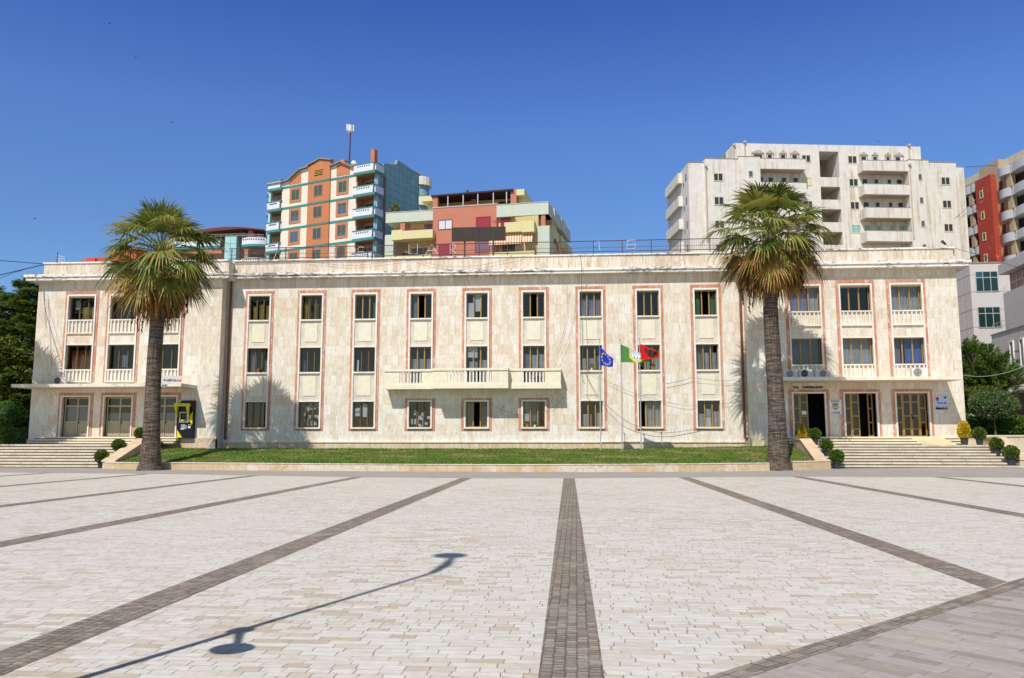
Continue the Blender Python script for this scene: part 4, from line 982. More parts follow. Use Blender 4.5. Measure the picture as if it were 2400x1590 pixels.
# ================================================================ signs
M_signw = plain('sign_white', (.74,.76,.82), .35, .04); M_navy = plain('sign_navy', (.02,.03,.16), .5, 0); M_sred = plain('sign_red', (.7,.04,.03), .45, 0); M_sky = plain('crest_sky', (.12,.4,.48), .5, 0); M_gold = plain('crest_gold', (.75,.5,.04), .5, 0); M_green = plain('crest_green', (.04,.3,.12), .5, 0)
def shield(cx, cz, w, h):
    return [(cx-w,cz+h),(cx+w,cz+h),(cx+w,cz-h*.35),(cx+w*.6,cz-h*.7),(cx,cz-h),(cx-w*.6,cz-h*.7),(cx-w,cz-h*.35)]
def crest(root, f, cx, cz, w, h, d):
    g = MB(f); g.prism(shield(cx,cz,w,h), d, d+.004); g.build('crest', M_gold, root)
    g = MB(f); g.prism(shield(cx,cz+h*.06,w*.8,h*.8), d+.004, d+.007); g.build('crest_field', M_sky, root)
    g = MB(f); g.prism([(cx-w*.72,cz-h*.3),(cx+w*.72,cz-h*.3),(cx+w*.45,cz-h*.55),(cx,cz-h*.72),(cx-w*.45,cz-h*.55)], d+.007, d+.009); g.build('crest_base', M_green, root)
    g = MB(f); g.box(cx-w*.6, cx+w*.6, d+.009, d+.012, cz-h*.38, cz-h*.02); g.build('crest_building', M_white, root)
    g = MB(f); 
    for k in range(3): g.box(cx+(k-1)*w*.36-w*.07, cx+(k-1)*w*.36+w*.07, d+.012, d+.014, cz-h*.36, cz-h*.2)
    for k in range(5): g.box(cx+(k-2)*w*.22-w*.05, cx+(k-2)*w*.22+w*.05, d+.012, d+.014, cz-h*.12, cz-h*.06)
    g.build('crest_windows', M_black, root)
    g = MB(f); g.prism([(cx-w*.55,cz+h*.78),(cx+w*.55,cz+h*.78),(cx+w*.32,cz+h*.4),(cx+w*.1,cz+h*.5),(cx,cz+h*.35),(cx-w*.1,cz+h*.5),(cx-w*.32,cz+h*.4)], d+.007, d+.01); g.build('crest_emblem', M_sred, root)
def hall_sign(cx, label):
    fS = frame((0, YW-.005, 0), 90); sg = thing('wall_sign', (cx, YW, 3.2), label, 'sign', 'municipality crest signs')
    bx('plate', M_signw, sg, fS, (cx-.35, cx+.35, 0, .03, 3.06, 3.92)); g = MB(fS); g.ring(cx-.36, cx+.36, 3.05, 3.93, .02, 0, .035); g.build('rim', M_metal, sg)
    crest(sg, fS, cx, 3.5, .19, .23, .03)
    t = MB(); text_mb(t, 'BASHKIA', .125, lambda x, y: (cx+x, YW-.038, 3.78+y), .004); text_mb(t, 'LUSHNJE', .125, lambda x, y: (cx+x, YW-.038, 3.11+y), .004); t.build('lettering', M_navy, sg)
hall_sign(15.16, 'white sign with a coloured crest between two doorways of the right wing')
hall_sign(12.1, 'white crest sign mostly hidden behind the right palm trunk')
fS = frame((0, YW-.005, 0), 90); sg = thing('wall_sign', (21.15, YW, 3.2), 'pale blue sign with red map pin and crowd figures right of the last door', 'sign')
bx('plate', plain('pale_blue_sign', (.5,.62,.86), .35, .12, 1.2), sg, fS, (20.78, 21.52, 0, .03, 3.3, 4.12))
g = MB(fS); cx, cz, r = 20.93, 3.94, .1
g.prism([(cx+r*math.cos(a), cz+r*math.sin(a)) for a in [R(-30)+k*R(240)/14 for k in range(15)]]+[(cx, cz-.17)], .03, .034); g.build('map_pin', M_sred, sg)
g = MB(fS); g.prism([(cx+.04*math.cos(k*.628), cz+.04*math.sin(k*.628)) for k in range(10)], .034, .037); g.box(21.3,21.44,.03,.034,3.96,4.06); g.build('blue_mark', M_navy, sg)
t = MB(); text_mb(t, 'Këndi i BE', .12, lambda x, y: (21.17+x, YW-.04, 3.65+y), .005); t.build('lettering', plain('sign_blue', (.03,.04,.4), .5, 0), sg)
for nm, mt, sd in (('crowd_figures', M_navy, 1), ('crowd_figures', M_terra, 2), ('crowd_figures', M_dark, 3)):
    g = MB(fS); rr = random.Random(sd)
    for k in range(6):
        x = 20.84+rr.random()*.6; hh = rr.uniform(.08,.2); g.prism([(x-.03,3.31),(x+.03,3.31),(x+.035,3.31+hh*.6),(x+.012,3.31+hh*.65),(x+.02,3.31+hh),(x-.02,3.31+hh),(x-.012,3.31+hh*.65),(x-.035,3.31+hh*.6)], .03+.001*sd, .033+.001*sd)
    g.build(nm, mt, sg)
sg = thing('canopy_sign', (-24.6, 47.0, 4.95), 'white lightbox sign with black and red lettering angled on the left canopy', 'sign')
p0 = at(378, 892, 46.9); p1 = at(425, 897, 46.9+.55)
dv = Vector((p1.x-p0.x, p1.y-p0.y, 0)); Ls = dv.length; dv.normalize(); nv = Vector((dv.y, -dv.x, 0))
def fB(u, w, z): return (p0.x+dv.x*u+nv.x*w, p0.y+dv.y*u+nv.y*w, z)
bx('lightbox', M_white, sg, fB, (0, Ls, -.16, 0, 4.86, 5.4)); bx('bracket', M_metal, sg, fB, (.12,.24,-.14,-.02,4.66,4.86), (Ls-.24,Ls-.12,-.14,-.02,4.66,4.86))
t = MB(); text_mb(t, 'AGJENCIA', .2, lambda x, y: fB(Ls*.24+x*.58, .004, 5.06+y), .006, 'LEFT'); t.build('black_lettering', M_black, sg)
t = MB(); text_mb(t, 'LUSHNJE', .2, lambda x, y: fB(Ls*.66+x*.5, .004, 5.05+y), .006, 'LEFT'); t.add([fB(.1,.004,5.07),fB(.25,.004,5.07),fB(.175,.004,5.26)], [(0,1,2)], raw=True); t.build('red_lettering', M_sred, sg)
# ================================================================ flags and poles
def cloth(c00, c10, c01, c11, Y, seed, amp=.1):
    """c..: photo corners hoist-top, fly-top, hoist-bottom, fly-bottom"""
    A, B, C, D = [at(*c, Y) for c in (c00, c10, c01, c11)]
    def S(s, t):
        p = A.lerp(B, s).lerp(C.lerp(D, s), t)
        p.y += -.02-amp*s**.7*math.sin(s*7.5+t*1.8+seed)-.1*s; p.z += .035*math.sin(s*6+seed)*s+.02*math.sin(t*5+s*9+seed)*s
        return p
    return S
def cloth_mesh(S, m=None, n=26, k=16):
    m = m or MB(); m.add([S(i/n, j/k) for j in range(k+1) for i in range(n+1)], [(j*(n+1)+i, j*(n+1)+i+1, (j+1)*(n+1)+i+1, (j+1)*(n+1)+i) for j in range(k) for i in range(n)]); return m
def on_cloth(m, S, poly, d=.012):
    """polygon (s,t) fan-triangulated onto the cloth, both sides"""
    cs = sum(p[0] for p in poly)/len(poly); ct = sum(p[1] for p in poly)/len(poly)
    for e in (-d, d):
        Q = [(a[0]+(b[0]-a[0])*k/3, a[1]+(b[1]-a[1])*k/3) for a, b in zip(poly, poly[1:]+poly[:1]) for k in range(3)]; n = len(Q)
        vs = [S(cs, ct)+Vector((0,e,0))]+[S(cs+(p[0]-cs)*r/3, ct+(p[1]-ct)*r/3)+Vector((0,e,0)) for r in (1,2,3) for p in Q]
        m.add(vs, [(0, 1+i, 1+(i+1) % n) for i in range(n)]+[(1+r*n+i, 1+(r+1)*n+i, 1+(r+1)*n+(i+1) % n, 1+r*n+(i+1) % n) for r in (0,1) for i in range(n)])
PY = 45.7
def flagpole(b, t, label):
    B = at(*b, PY); T = at(*t, PY); T.x = B.x*.5+T.x*.5; B.x = T.x
    r = thing('flagpole', (B.x, PY, B.z-.3), label, 'flagpole', 'three flagpoles on the lawn'); m = MB(); m.tube([(B.x,PY,B.z-.3),(T.x,PY,T.z)], [.034,.022], 10); m.build('pole', M_white2, r)
    m = MB(); m.lathe((T.x,PY,T.z), [(.0,-.02),(.04,0),(.05,.04),(.03,.08),(.0,.1)], 10); m.build('finial', M_metal, r); m = MB(); m.tube([(T.x+.05,PY-.05,B.z+.8),(T.x+.05,PY-.05,T.z-.1)], .006, 4); m.build('halyard', M_cable, r)
    return T
M_white2 = plain('pale_grey_pole', (.5,.48,.47), .4, .06, 2.0, .3)
flagpole((1410,1052), (1403,797), 'grey flagpole carrying the blue flag')
flagpole((1460,1051), (1452.6,798), 'grey flagpole carrying the green flag')
flagpole((1502,1050), (1499,795), 'grey flagpole carrying the red flag')
rl = MB(); a = at(1412,1037,PY); b = at(1501,1036,PY); rl.tube([(a.x,PY,a.z),(b.x,PY,b.z)], .018, 6); rl.tube([(a.x,PY,a.z-.05),(b.x,PY,b.z-.04)], .012, 6); tag(rl.build('tie_bar', M_rust), 'thin rusty bar joining the feet of the three flagpoles', 'bar')
def fmat(n, c):
    t = NT(n); t.b.inputs['Specular IOR Level'].default_value = .1
    tr = t.n('ShaderNodeBsdfTranslucent'); tr.inputs[0].default_value = (*c, 1); mx = t.n('ShaderNodeMixShader'); mx.inputs[0].default_value = .3
    out = [x for x in t.t.nodes if x.type == 'OUTPUT_MATERIAL'][0]; t.done(c, .8); t.t.links.new(t.b.outputs[0], mx.inputs[1]); t.t.links.new(tr.outputs[0], mx.inputs[2]); t.t.links.new(mx.outputs[0], out.inputs[0]); return t.mat
def flag(S, mat, label): return tag(cloth_mesh(S).build('flag', mat, None, smooth=True), label, 'flag', 'flags on the three poles')
S1 = cloth((1404.5,812), (1437,842), (1405.5,857), (1436,861), PY, .3, .12)
e = flag(S1, fmat('flag_blue', (.03,.05,.5)), 'limp blue flag with a ring of yellow stars on the left pole'); WO[e] = Vector((0,0,0))
st = MB()
for k in range(12):
    a = k*math.pi/6; cs, ct = .48+.3*math.cos(a), .5+.36*math.sin(a)
    on_cloth(st, S1, [(cs+(.075 if q % 2 == 0 else .03)*math.sin(q*math.pi/5)*.8, ct-(.095 if q % 2 == 0 else .038)*math.cos(q*math.pi/5)) for q in range(10)])
st.build('stars', plain('star_yellow', (.8,.6,.03), .6, 0), e)
S2 = cloth((1454,807), (1521,838), (1455.5,850), (1522,850), PY+.1, 1.2, .1)
e = flag(S2, fmat('flag_green', (.1,.3,.07)), 'green flag with a gold edged town crest on the middle pole')
def sh2(cx, cy, w, h): return [(cx-w,cy-h),(cx+w,cy-h),(cx+w,cy+h*.3),(cx+w*.5,cy+h*.75),(cx,cy+h),(cx-w*.5,cy+h*.75),(cx-w,cy+h*.3)]
g = MB(); on_cloth(g, S2, sh2(.56,.5,.26,.52), .012); g.build('crest_border', M_gold, e); g = MB(); on_cloth(g, S2, sh2(.56,.42,.2,.4), .02); g.build('crest_field', plain('crest_pale_sky', (.3,.55,.8), .6, 0), e)
g = MB(); on_cloth(g, S2, [(.4,.3),(.72,.3),(.72,.6),(.4,.6)], .028); g.build('crest_building', M_white, e)
g = MB(); [on_cloth(g, S2, [(.43+k*.06,.34),(.46+k*.06,.34),(.46+k*.06,.4),(.43+k*.06,.4)], .034) for k in range(5)]; [on_cloth(g, S2, [(.45+k*.1,.48),(.49+k*.1,.48),(.49+k*.1,.6),(.45+k*.1,.6)], .034) for k in range(3)]; g.build('crest_windows', M_black, e)
S3 = cloth((1501,806), (1543,826), (1502,843), (1544.5,840), PY-.15, 2.1, .1)
e = flag(S3, fmat('flag_red', (.8,.015,.015)), 'red flag with a black double headed eagle on the right pole')
half = [(0,.2),(.05,.16),(.1,.08),(.16,.1),(.13,.15),(.1,.2),(.1,.27),(.16,.24),(.3,.1),(.33,.2),(.27,.27),(.34,.3),(.26,.36),(.33,.42),(.25,.45),(.3,.52),(.21,.52),(.24,.6),(.14,.56),(.12,.62),(.2,.68),(.22,.74),(.13,.72),(.07,.68),(.09,.78),(.04,.84),(0,.92)]
g = MB()
for sgn in (-1, 1):
    P = [(.56+sgn*x*1.05, .06+y*.92) for x, y in half]
    for i in range(len(P)-1): on_cloth(g, S3, [(.56, P[i][1]), P[i], P[i+1], (.56, P[i+1][1])], .012)
g.build('eagle', M_black, e)
# ================================================================ buildings behind the hall
M_cream = stucco('cream_render', (.74,.7,.58), (.5,.42,.3), .25, .3, .06)
M_orange = stucco('orange_render', (.55,.2,.09), (.35,.12,.06), .25, .4, .08)
M_teal = plain('teal_band', (.06,.24,.22), .5, .18, 3.0)
M_lteal = plain('pale_teal_tile', (.36,.62,.63), .4, .1, 1.0)
M_balw = plain('white_balcony_panel', (.68,.7,.8), .5, .06, 2.0)
M_in = plain('salmon_recess', (.5,.25,.16), .8, .12, 1.0)
M_shut = plain('dark_green_shutter', (.07,.1,.08), .5, .15, 2.0)
M_coping = plain('grey_coping', (.28,.27,.23), .7, .2, 2.0)
def tile_mat():
    t = NT('teal_wall_tiles'); o = t.sep(t.tc()); u = t.m('ADD', t.m('MULTIPLY', o[0], .375), t.m('MULTIPLY', o[1], .927))
    j = t.m('MAXIMUM', t.m('LESS_THAN', t.m('FRACT', t.m('DIVIDE', u, 1.0)), .07), t.m('LESS_THAN', t.m('FRACT', t.m('DIVIDE', o[2], 1.0)), .07))
    r = t.white(t.comb(t.m('FLOOR', u), t.m('FLOOR', o[2]), .5))
    c = t.ramp(r, [(0,(.2,.37,.42)),(1,(.25,.43,.47))]); c = t.mix(t.m('MULTIPLY', t.noise(t.tc(), .4, 4), .3), c, (.14,.3,.36)); c = t.mix(t.m('MULTIPLY', j, .65), c, (.03,.08,.11))
    return t.done(c, .5)
M_tile = tile_mat()
def win(f, parent, u0, u1, z0, z1, w, fmat, gmat, sur=None, mull=0, t=.08, sm_=None, shutter=0.0, name='window', d=.05):
    r = MB(f); r.ring(u0, u1, z0, z1, t, w, w+d)
    for k in range(mull): x = u0+(u1-u0)*(k+1)/(mull+1); r.box(x-t*.45, x+t*.45, w, w+d, z0+t, z1-t)
    o = r.build(name, fmat, parent)
    g = MB(f); g.quad((u0+t*.5,w+.02,z0+t*.5),(u1-t*.5,w+.02,z0+t*.5),(u1-t*.5,w+.02,z1-t*.5),(u0+t*.5,w+.02,z1-t*.5)); g.build('pane', gmat, o)
    if sur: q = MB(f); q.ring(u0-sur, u1+sur, z0-sur, z1+sur, sur, w, w+.07); q.build('surround', sm_, o)
    if shutter: bx('shutter', M_shut, o, f, (u0+t, u1-t, w+.025, w+.045, z1-t-(z1-z0-2*t)*shutter, z1-t))
    return o
# ---- A: orange and cream block
FA = frame((-25.9, 102, 0), -68); FAs = frame((-25.9, 102, 0), 22)
A = thing('apartment_block', (-30, 106, 0), 'tall orange and cream apartment block with teal bands and tiled teal end wall', 'apartment block')
def ap(name, mat, *bs): return bx(name, mat, A, FA, *bs)
b = MB(FA); b.prism([(3.2,0),(7.5,0),(7.5,38.3),(6.9,38.35),(5.7,38.6),(3.9,37.7),(3.2,37.65)], -11, 0); b.prism([(11.3,0),(16.1,0),(16.1,37.2),(14.9,37.3),(12.9,38.55),(11.3,38.75)], -11, 0); b.build('cream_wall', M_cream, A)
b = MB(FA); b.prism([(7.5,0),(11.3,0),(11.3,38.8),(9.3,39.55),(7.5,39.1)], -11, .22); b.build('orange_bay', M_orange, A)
b = MB(FA); b.prism([(4.3,36.75),(6.55,36.75),(6.55,38.3),(5.7,38.42),(4.3,37.75)], 0, .03); b.build('orange_gable_panel', M_orange, A); b = MB(FA); b.prism([(12.7,36.75),(14.85,36.75),(14.75,37.2),(12.7,38.42)], 0, .03); b.build('orange_gable_panel', M_orange, A)
b = MB(FA)
def cop(p):
    for (a, c), (d, e) in zip(p, p[1:]): b.prism([(a,c),(d,e),(d,e+.16),(a,c+.16)], -.4, .45)
cop([(3.1,37.65),(3.9,37.7),(5.7,38.6),(6.9,38.35),(7.6,38.35)]); cop([(7.3,39.1),(9.3,39.57),(11.6,38.85)]); cop([(11.3,38.75),(12.9,38.58),(14.9,37.32),(16.1,37.2),(18.8,37.2)]); b.build('coping', M_coping, A)
ap('teal_band', M_teal, *[(3.2,7.5,0,.06,z-.17,z+.12) for z in (36.5,33.5,30.5,27.5,24.5)], *[(7.5,11.3,.22,.28,z-.17,z+.12) for z in (36.5,33.5,30.5,27.5,24.5)], *[(11.3,16.1,0,.06,z-.17,z+.12) for z in (36.5,33.5,30.5,27.5,24.5)])
for k, z in enumerate((34.4, 31.4, 28.4, 25.4)):
    sh = ((1,.45,0,1),(1,.9,1,.7),(1,.15,.65,.75))
    win(FA, A, 4.75, 6.2, z, z+1.55, .0, M_coping, M_bglass, .3, 1, .06, M_orange, sh[2][k] if k else 1)
    win(FA, A, 8.75, 10.2, z, z+1.55, .22, M_coping, M_bglass, None, 1, .06, None, sh[1][k])
    win(FA, A, 12.9, 14.35, z, z+1.55, .0, M_coping, M_bglass, .3, 1, .06, M_orange, sh[0][k])
v = MB(FA); v.box(8.8,10.2,.2,.24,37.3,38.15); vo = v.build('attic_opening', M_dark, A); v = MB(FA); [v.box(8.8,10.2,.24,.3,37.42+k*.22,37.5+k*.22) for k in range(4)]; v.build('louvre', plain('yellow_louvre', (.5,.4,.1)), vo)
ap('recess_wall', M_in, (.0,3.2,-2.2,-1.5,0,36.4), (16.1,18.6,-2.2,-1.4,0,36.4), (3.05,3.2,-1.5,-.01,0,36.4))
ap('recess_door', M_dglass, *[(1.2,2.7,-1.5,-1.46,z,z+2.1) for z in (33.6,30.6,27.6,24.6)], *[(16.5,17.4,-1.4,-1.36,z,z+2.1) for z in (33.6,30.6,27.6)])
def dots(f, u0, u1, n, w, z, r=.07):
    q = MB(f); [q.box(u0+(u1-u0)*(i+.5)/n-r, u0+(u1-u0)*(i+.5)/n+r, w, w+.012, z-r, z+r) for i in range(n)]; return q
for z in (36.5, 33.5, 30.5, 27.5, 24.5):
    for a, c in ((-.25, 3.25), (15.95, 18.6)):
        wo = .6 if a < 1 else .25
        p = bx('balcony', M_teal, A, FA, (a,c,-1.6,wo,z-.25,z+.1))
        bx('underside', M_in, p, FA, (a+.05,c-.05,-1.6,wo-.05,z-.27,z-.25))
        q = MB(FA); q.prism([(a+.35,z+.1),(c-.1,z+.1),(c,z+1.05),(a+.3,z+1.05)], wo-.15, wo); q.box(a+.02,a+.2,-1.4,wo-.2,z+.1,z+1.05); q.build('parapet_panel', M_balw, p)
        bx('handrail', M_teal, p, FA, (a,c,wo-.2,wo+.05,z+1.05,z+1.18), (a,a+.25,-1.5,wo-.2,z+1.05,z+1.18))
        dots(FA, a+.8, c-.5, 6, wo, z+.8, .09).build('vent_holes', M_black, p)
ap('corner_column', M_lteal, (-.02,.28,-.5,-.1,0,36.3), (18.1,18.5,-.3,.05,0,36.3))
b = MB(FAs); b.prism([(0,0),(11.1,0),(11.1,38.8),(7.3,39.45),(4.8,39.6),(4.6,38.9),(1.7,38.1),(1.6,37.1),(0,36.6)], -.3, 0); b.build('tiled_end_wall', M_tile, A)
b = MB(FAs); b.tube([(.15,.06,22),(.15,.06,36.4)], .07, 6); b.build('downpipe', M_lteal, A)
b = MB(FA); b.box(1.5,7.6,-9,-4.2,37,39.0); b.prism([(.2,36.6),(.2,39.4),(9,38.6),(9,36.6)], -10.8, -5.0); b.build('roof_storey', M_orange, A)
c = ap('chimney', M_orange, (1.75,2.35,-2.6,-1.9,36.6,40.5)); ap('chimney', M_orange, (6.4,7.2,-2.2,-1.4,37,39.6))
b = MB(FA)
for a, d in ((.2,4.0),(15.0,18.6)):
    for zz in (37.55,37.85): b.tube([(a,-.3,zz),(d,-.3,zz)], .035, 4)
    for k in range(7): b.tube([(a+(d-a)*k/6,-.3,37.1),(a+(d-a)*k/6,-.3,37.85)], .035, 4)
b.build('roof_railing', M_metal, A)
# curved end of block A
b = MB(); o = FA(18.5, -2.6, 0)
def arc(c, r, a0, a1, n, z0, z1, mb): 
    P = [(c[0]+r*math.cos(R(a0+(a1-a0)*k/n)), c[1]+r*math.sin(R(a0+(a1-a0)*k/n))) for k in range(n+1)]
    mb.add([(x,y,z0) for x, y in P]+[(x,y,z1) for x, y in P], [(k,k+1,n+2+k,n+1+k) for k in range(n)])
    Q = [(c[0]+(r-.2)*math.cos(R(a0+(a1-a0)*k/n)), c[1]+(r-.2)*math.sin(R(a0+(a1-a0)*k/n))) for k in range(n+1)]
    mb.add([(x,y,z1) for x, y in P]+[(x,y,z1) for x, y in Q], [(k,k+1,n+2+k,n+1+k) for k in range(n)])
    mb.add([(x,y,z0) for x, y in P]+[(c[0],c[1],z0)], [(k,k+1,n+1) for k in range(n)])
q1 = MB(); q2 = MB(); q3 = MB(); 
for z in (36.3, 33.3, 30.3, 27.3, 24.3):
    arc(o, 2.0, 120, 285, 14, z+.1, z+1.1, q1); arc(o, 2.03, 120, 285, 14, z-.2, z+.1, q2); arc(o, 2.05, 120, 285, 14, z+1.1, z+1.2, q2)
arc(o, 1.2, 100, 300, 10, 0, 37, q3)
q1.build('curved_balcony', M_balw, A); q2.build('curved_band', M_teal, A); q3.build('curved_wall', M_in, A)
p = FA(.4, -11.4, 0)
for z in (37.6, 34.6, 31.6): b = MB(); arc(p, 1.6, -90, 60, 8, z, z+1.2, b); b.build('rear_balcony', M_cream, A)
b = MB(); arc(p, 1.2, -90, 60, 8, 20, 37.6, b); b.build('rear_wall', M_tile, A)
# mast on A
mp = at(818, 385, 108); mt = at(818, 310, 108)
ms = thing('telecom_mast', (mp.x, 108, mp.z-2), 'thin telecom mast topped by a white drum antenna on the orange block roof', 'mast')
b = MB(); b.tube([(mp.x,108,mp.z-2),(mp.x+.1,108,mt.z)], [.14,.1], 6); b.build('pole', M_rust, ms)
b = MB(); b.lathe((mt.x+.1,108,mt.z-.1), [(.2,0),(.42,.15),(.45,1.0),(.4,1.05)], 14); b.build('drum', M_white, ms)
b = MB(); [b.box(mt.x+.1+.5*math.cos(a)-.12, mt.x+.1+.5*math.cos(a)+.12, 108+.5*math.sin(a)-.05, 108+.5*math.sin(a)+.05, mt.z+.1, mt.z+1.0) for a in (0,2.1,4.2)]; b.build('antenna_panel', M_metal, ms)
b = MB(); b.lathe((mp.x+.75,107.8,mp.z-.4), [(.05,0),(.4,.25),(.42,.3),(.3,.7)], 10); b.box(mp.x-.9,mp.x-.35,107.7,108.2,mp.z-1.9,mp.z-.4); b.build('equipment_box', M_white, ms)
# ---- B: terracotta and pale green block
M_terr = stucco('terracotta_render', (.52,.2,.13), (.34,.12,.08), .3, .3, .07); M_pale = stucco('pale_green_render', (.55,.6,.5), (.36,.36,.28), .4, .4, .05)
M_tan = stucco('tan_render', (.6,.47,.22), (.42,.3,.14), .2, .4, .06); M_yb = stucco('pale_yellow_render', (.68,.62,.33), (.5,.4,.18), .35, .5, .05)
M_maroon = plain('maroon_shutter', (.3,.03,.055), .5, .1, 3.0); M_dbr = plain('dark_brown_pergola', (.05,.025,.025), .7, .2, 2.0)
def awn_mat():
    t = NT('striped_awning'); o = t.sep(t.tc()); f = t.m('LESS_THAN', t.m('FRACT', t.m('MULTIPLY', o[0], 3.2)), .5); return t.done(t.mix(f, (.72,.64,.5), (.62,.26,.1)), .8)
M_awn = awn_mat()
FB = frame((-2.94, 92, 0), -82); FBs = frame((-2.94, 92, 0), 9.4, True)
B_ = thing('apartment_block', (-12, 96, 0), 'terracotta and pale green apartment block with yellow balconies and striped awnings', 'apartment block')
def bp_(name, mat, *bs): return bx(name, mat, B_, FB, *bs)
bp_('terracotta_bay', M_terr, (6.2,14.05,-9,0,0,29.0)); bp_('white_coping', M_white2, (6.15,14.1,-.3,.06,29.0,29.12))
bp_('pale_parapet', M_pale, (14.05,20.05,-5,.0,27.55,28.78), (0,6.2,-5,0,27.45,28.9)); bp_('white_coping', M_white2, (14.05,20.1,-.3,.05,28.78,28.86), (-.05,6.2,-.3,.05,28.9,28.98))
bp_('tan_wall', M_tan, (14.05,17.2,-6,-.9,0,27.55), (17.2,20,-6,-2.6,0,27.55), (3.1,6.2,-6,-.5,0,27.45), (0,3.1,-6,-2.4,0,27.45)); bp_('pale_pillar', M_pale, (19.0,20.1,-6,0,0,26.05), (-.1,1.28,-6,0,0,26.1))
bp_('terracotta_column', M_terr, (17.6,18.2,-.6,-.1,26,27.55), (.4,.9,-.6,-.1,26,27.45))
for a, c, w, z0, z1 in ((13.75,17.6,.9,25.2,26.2),(17.6,19.0,.7,25.2,26.4),(3.05,5.1,.7,25.4,26.55),(1.5,2.95,1.1,25.2,26.5),(14.05,19,.5,22.2,23.3),(1.6,6.9,.5,22.0,23.1)):
    p = bp_('balcony', M_yb, (a,c,w-.15,w,z0,z1), (a,c,-1,w-.15,z0,z0+.2), (a,a+.15,-1,w-.15,z0+.2,z1), (c-.15,c,-1,w-.15,z0+.2,z1))
bp_('balcony_rail', M_maroon, (14.6,17.3,.8,.86,26.4,26.48), (14.6,17.3,.8,.86,26.24,26.3), *[(14.6+k*.65,14.66+k*.65,.8,.86,26.2,26.48) for k in range(5)], (3.6,6.5,.6,.66,26.8,26.87), (3.6,6.5,.6,.66,26.62,26.68))
for a, c, w, l in ((3.1,6.9,.15,1.45),(1.75,2.95,.35,1.35)):
    q = MB(FB); q.add([(a,w,25.35),(c,w,25.35),(c,w+.75,25.35-l+.2),(a,w+.75,25.35-l+.2),(a,w+.78,25.35-l),(c,w+.78,25.35-l)], [(0,1,2,3),(3,2,5,4)]); q.build('awning', M_awn, B_)
    q = MB(FB); q.tube([(a,w+.75,24.1),(a,w,23.2)], .03, 4); q.tube([(c,w+.75,24.1),(c,w,23.2)], .03, 4); q.build('awning_arm', M_white2, B_)
win(FB, B_, 11.6, 13.35, 26.3, 27.5, 0, M_maroon, plain('patterned_blind', (.6,.66,.7), .4, .15, 9.0), None, 1)
win(FB, B_, 14.3, 15.4, 26.3, 27.3, -.9, M_maroon, M_bglass, None, 1)
for a, c, z0, z1, w, mt in ((6.9,8.7,26.3,27.6,0,M_maroon),(4.6,5.8,26.3,27.4,-.5,M_maroon),(11.7,13.3,23.2,24.6,0,M_maroon),(7.0,8.8,23.3,24.7,0,plain('grey_violet_shutter', (.2,.12,.16))),(15,17,22.6,24.4,-.9,M_dglass),(17.4,18.8,22.6,24.4,-2.6,M_dglass),(3.6,5.6,22.6,24.2,-.5,M_dglass)):
    win(FB, B_, a, c, z0, z1, w, M_maroon, mt)
pg = MB(FB); pg.prism([(4.2,30.55),(14.3,30.45),(14.3,30.62),(4.2,30.75)], -3.5, .1); pg = pg.build('pergola_roof', M_dbr, B_)
bp_('pergola_post', M_metal, *[(x-.06,x+.06,-.1,0,29.1,30.5) for x in (5.0,6.6,8.5,10.3,12.2)]); bp_('terracotta_post', M_terr, (3.85,4.55,-.9,-.2,28.9,30.72), (13.5,14.1,-.7,-.1,29.0,30.5), (9.3,9.9,-2.7,-2.2,29,30.5))
bp_('penthouse_wall', M_tan, (3.5,14.5,-6,-3,28.6,30.5)); bp_('penthouse_opening', M_dglass, (5.2,6.6,-3,-2.95,29,30.2), (8.6,11.4,-3,-2.95,29,30), (11.9,13.2,-3,-2.95,29,29.8))
bp_('roof_box', M_yb, (14.1,15.6,-4,-.2,30.0,30.65), (2.9,3.85,-6,-.2,30.0,30.72), (14.1,15.2,-5,-1.5,28.7,30.0), (2.9,3.8,-6,-1.2,28.9,30.0)); bp_('chimney', M_tan, (10.4,11.0,-3.6,-3.0,30.5,31.6)); bp_('chimney_pot', M_rust, (10.55,10.85,-3.45,-3.15,31.6,32.0))
q = MB(FBs)
for u0, u1, w, z0, z1, in ((0,3,-.02,27.45,28.9),(3,7,.15,27.4,28.95),(7,10,.25,27.4,28.9),(10,14.5,.1,27.5,28.9)): q.box(u0,u1,-1.5,w,z0,z1)
q.build('side_parapet', M_pale, B_)
q = MB(FBs); q.box(0,15,-4,-1.2,0,27.5); q.build('side_wall', M_tan, B_)
q = MB(FBs)
for u0, u1, w, z0, z1 in ((1.5,6,.15,25.2,26.5),(6.5,10,.3,25.2,26.5),(1.5,6,.15,22.3,23.4),(8,13,.4,22.4,23.6),(11,14.5,.3,25.2,26.5),(3,7,.3,24.0,24.6)): q.box(u0,u1,-1.5,w,z0,z1)
q.build('side_balcony', M_yb, B_)
q = MB(FBs); q.add([(3.2,.2,25.3),(5.4,.2,25.3),(5.4,.6,23.9),(3.2,.6,23.9)], [(0,1,2,3)]); q.build('awning', M_awn, B_)
q = MB(FBs); [q.tube([(9+k*1.5,.3,26.2-k*.6),(10.5+k*1.5,1.1,25.6-k*.6),(9.3+k*1.5,.3,25.0-k*.6)], .04, 4) for k in range(3)]; q.build('clothes_rack', M_white2, B_)
pp = thing('terrace_plant', tuple(FB(19.1,-.6,28.8)), 'small leafy plant on the left corner of the pale green terrace', 'plant'); f = MB(); cloud(f, FB(19.1,-.6,29.4), (.5,.5,.55), 260, random.Random(2), .35, .06, .3, .1); f.build('leaves', L_BROAD, pp); q = MB(); q.lathe(FB(19.1,-.6,28.8), [(.2,0),(.26,.35)], 8); q.build('pot', M_terra, pp)
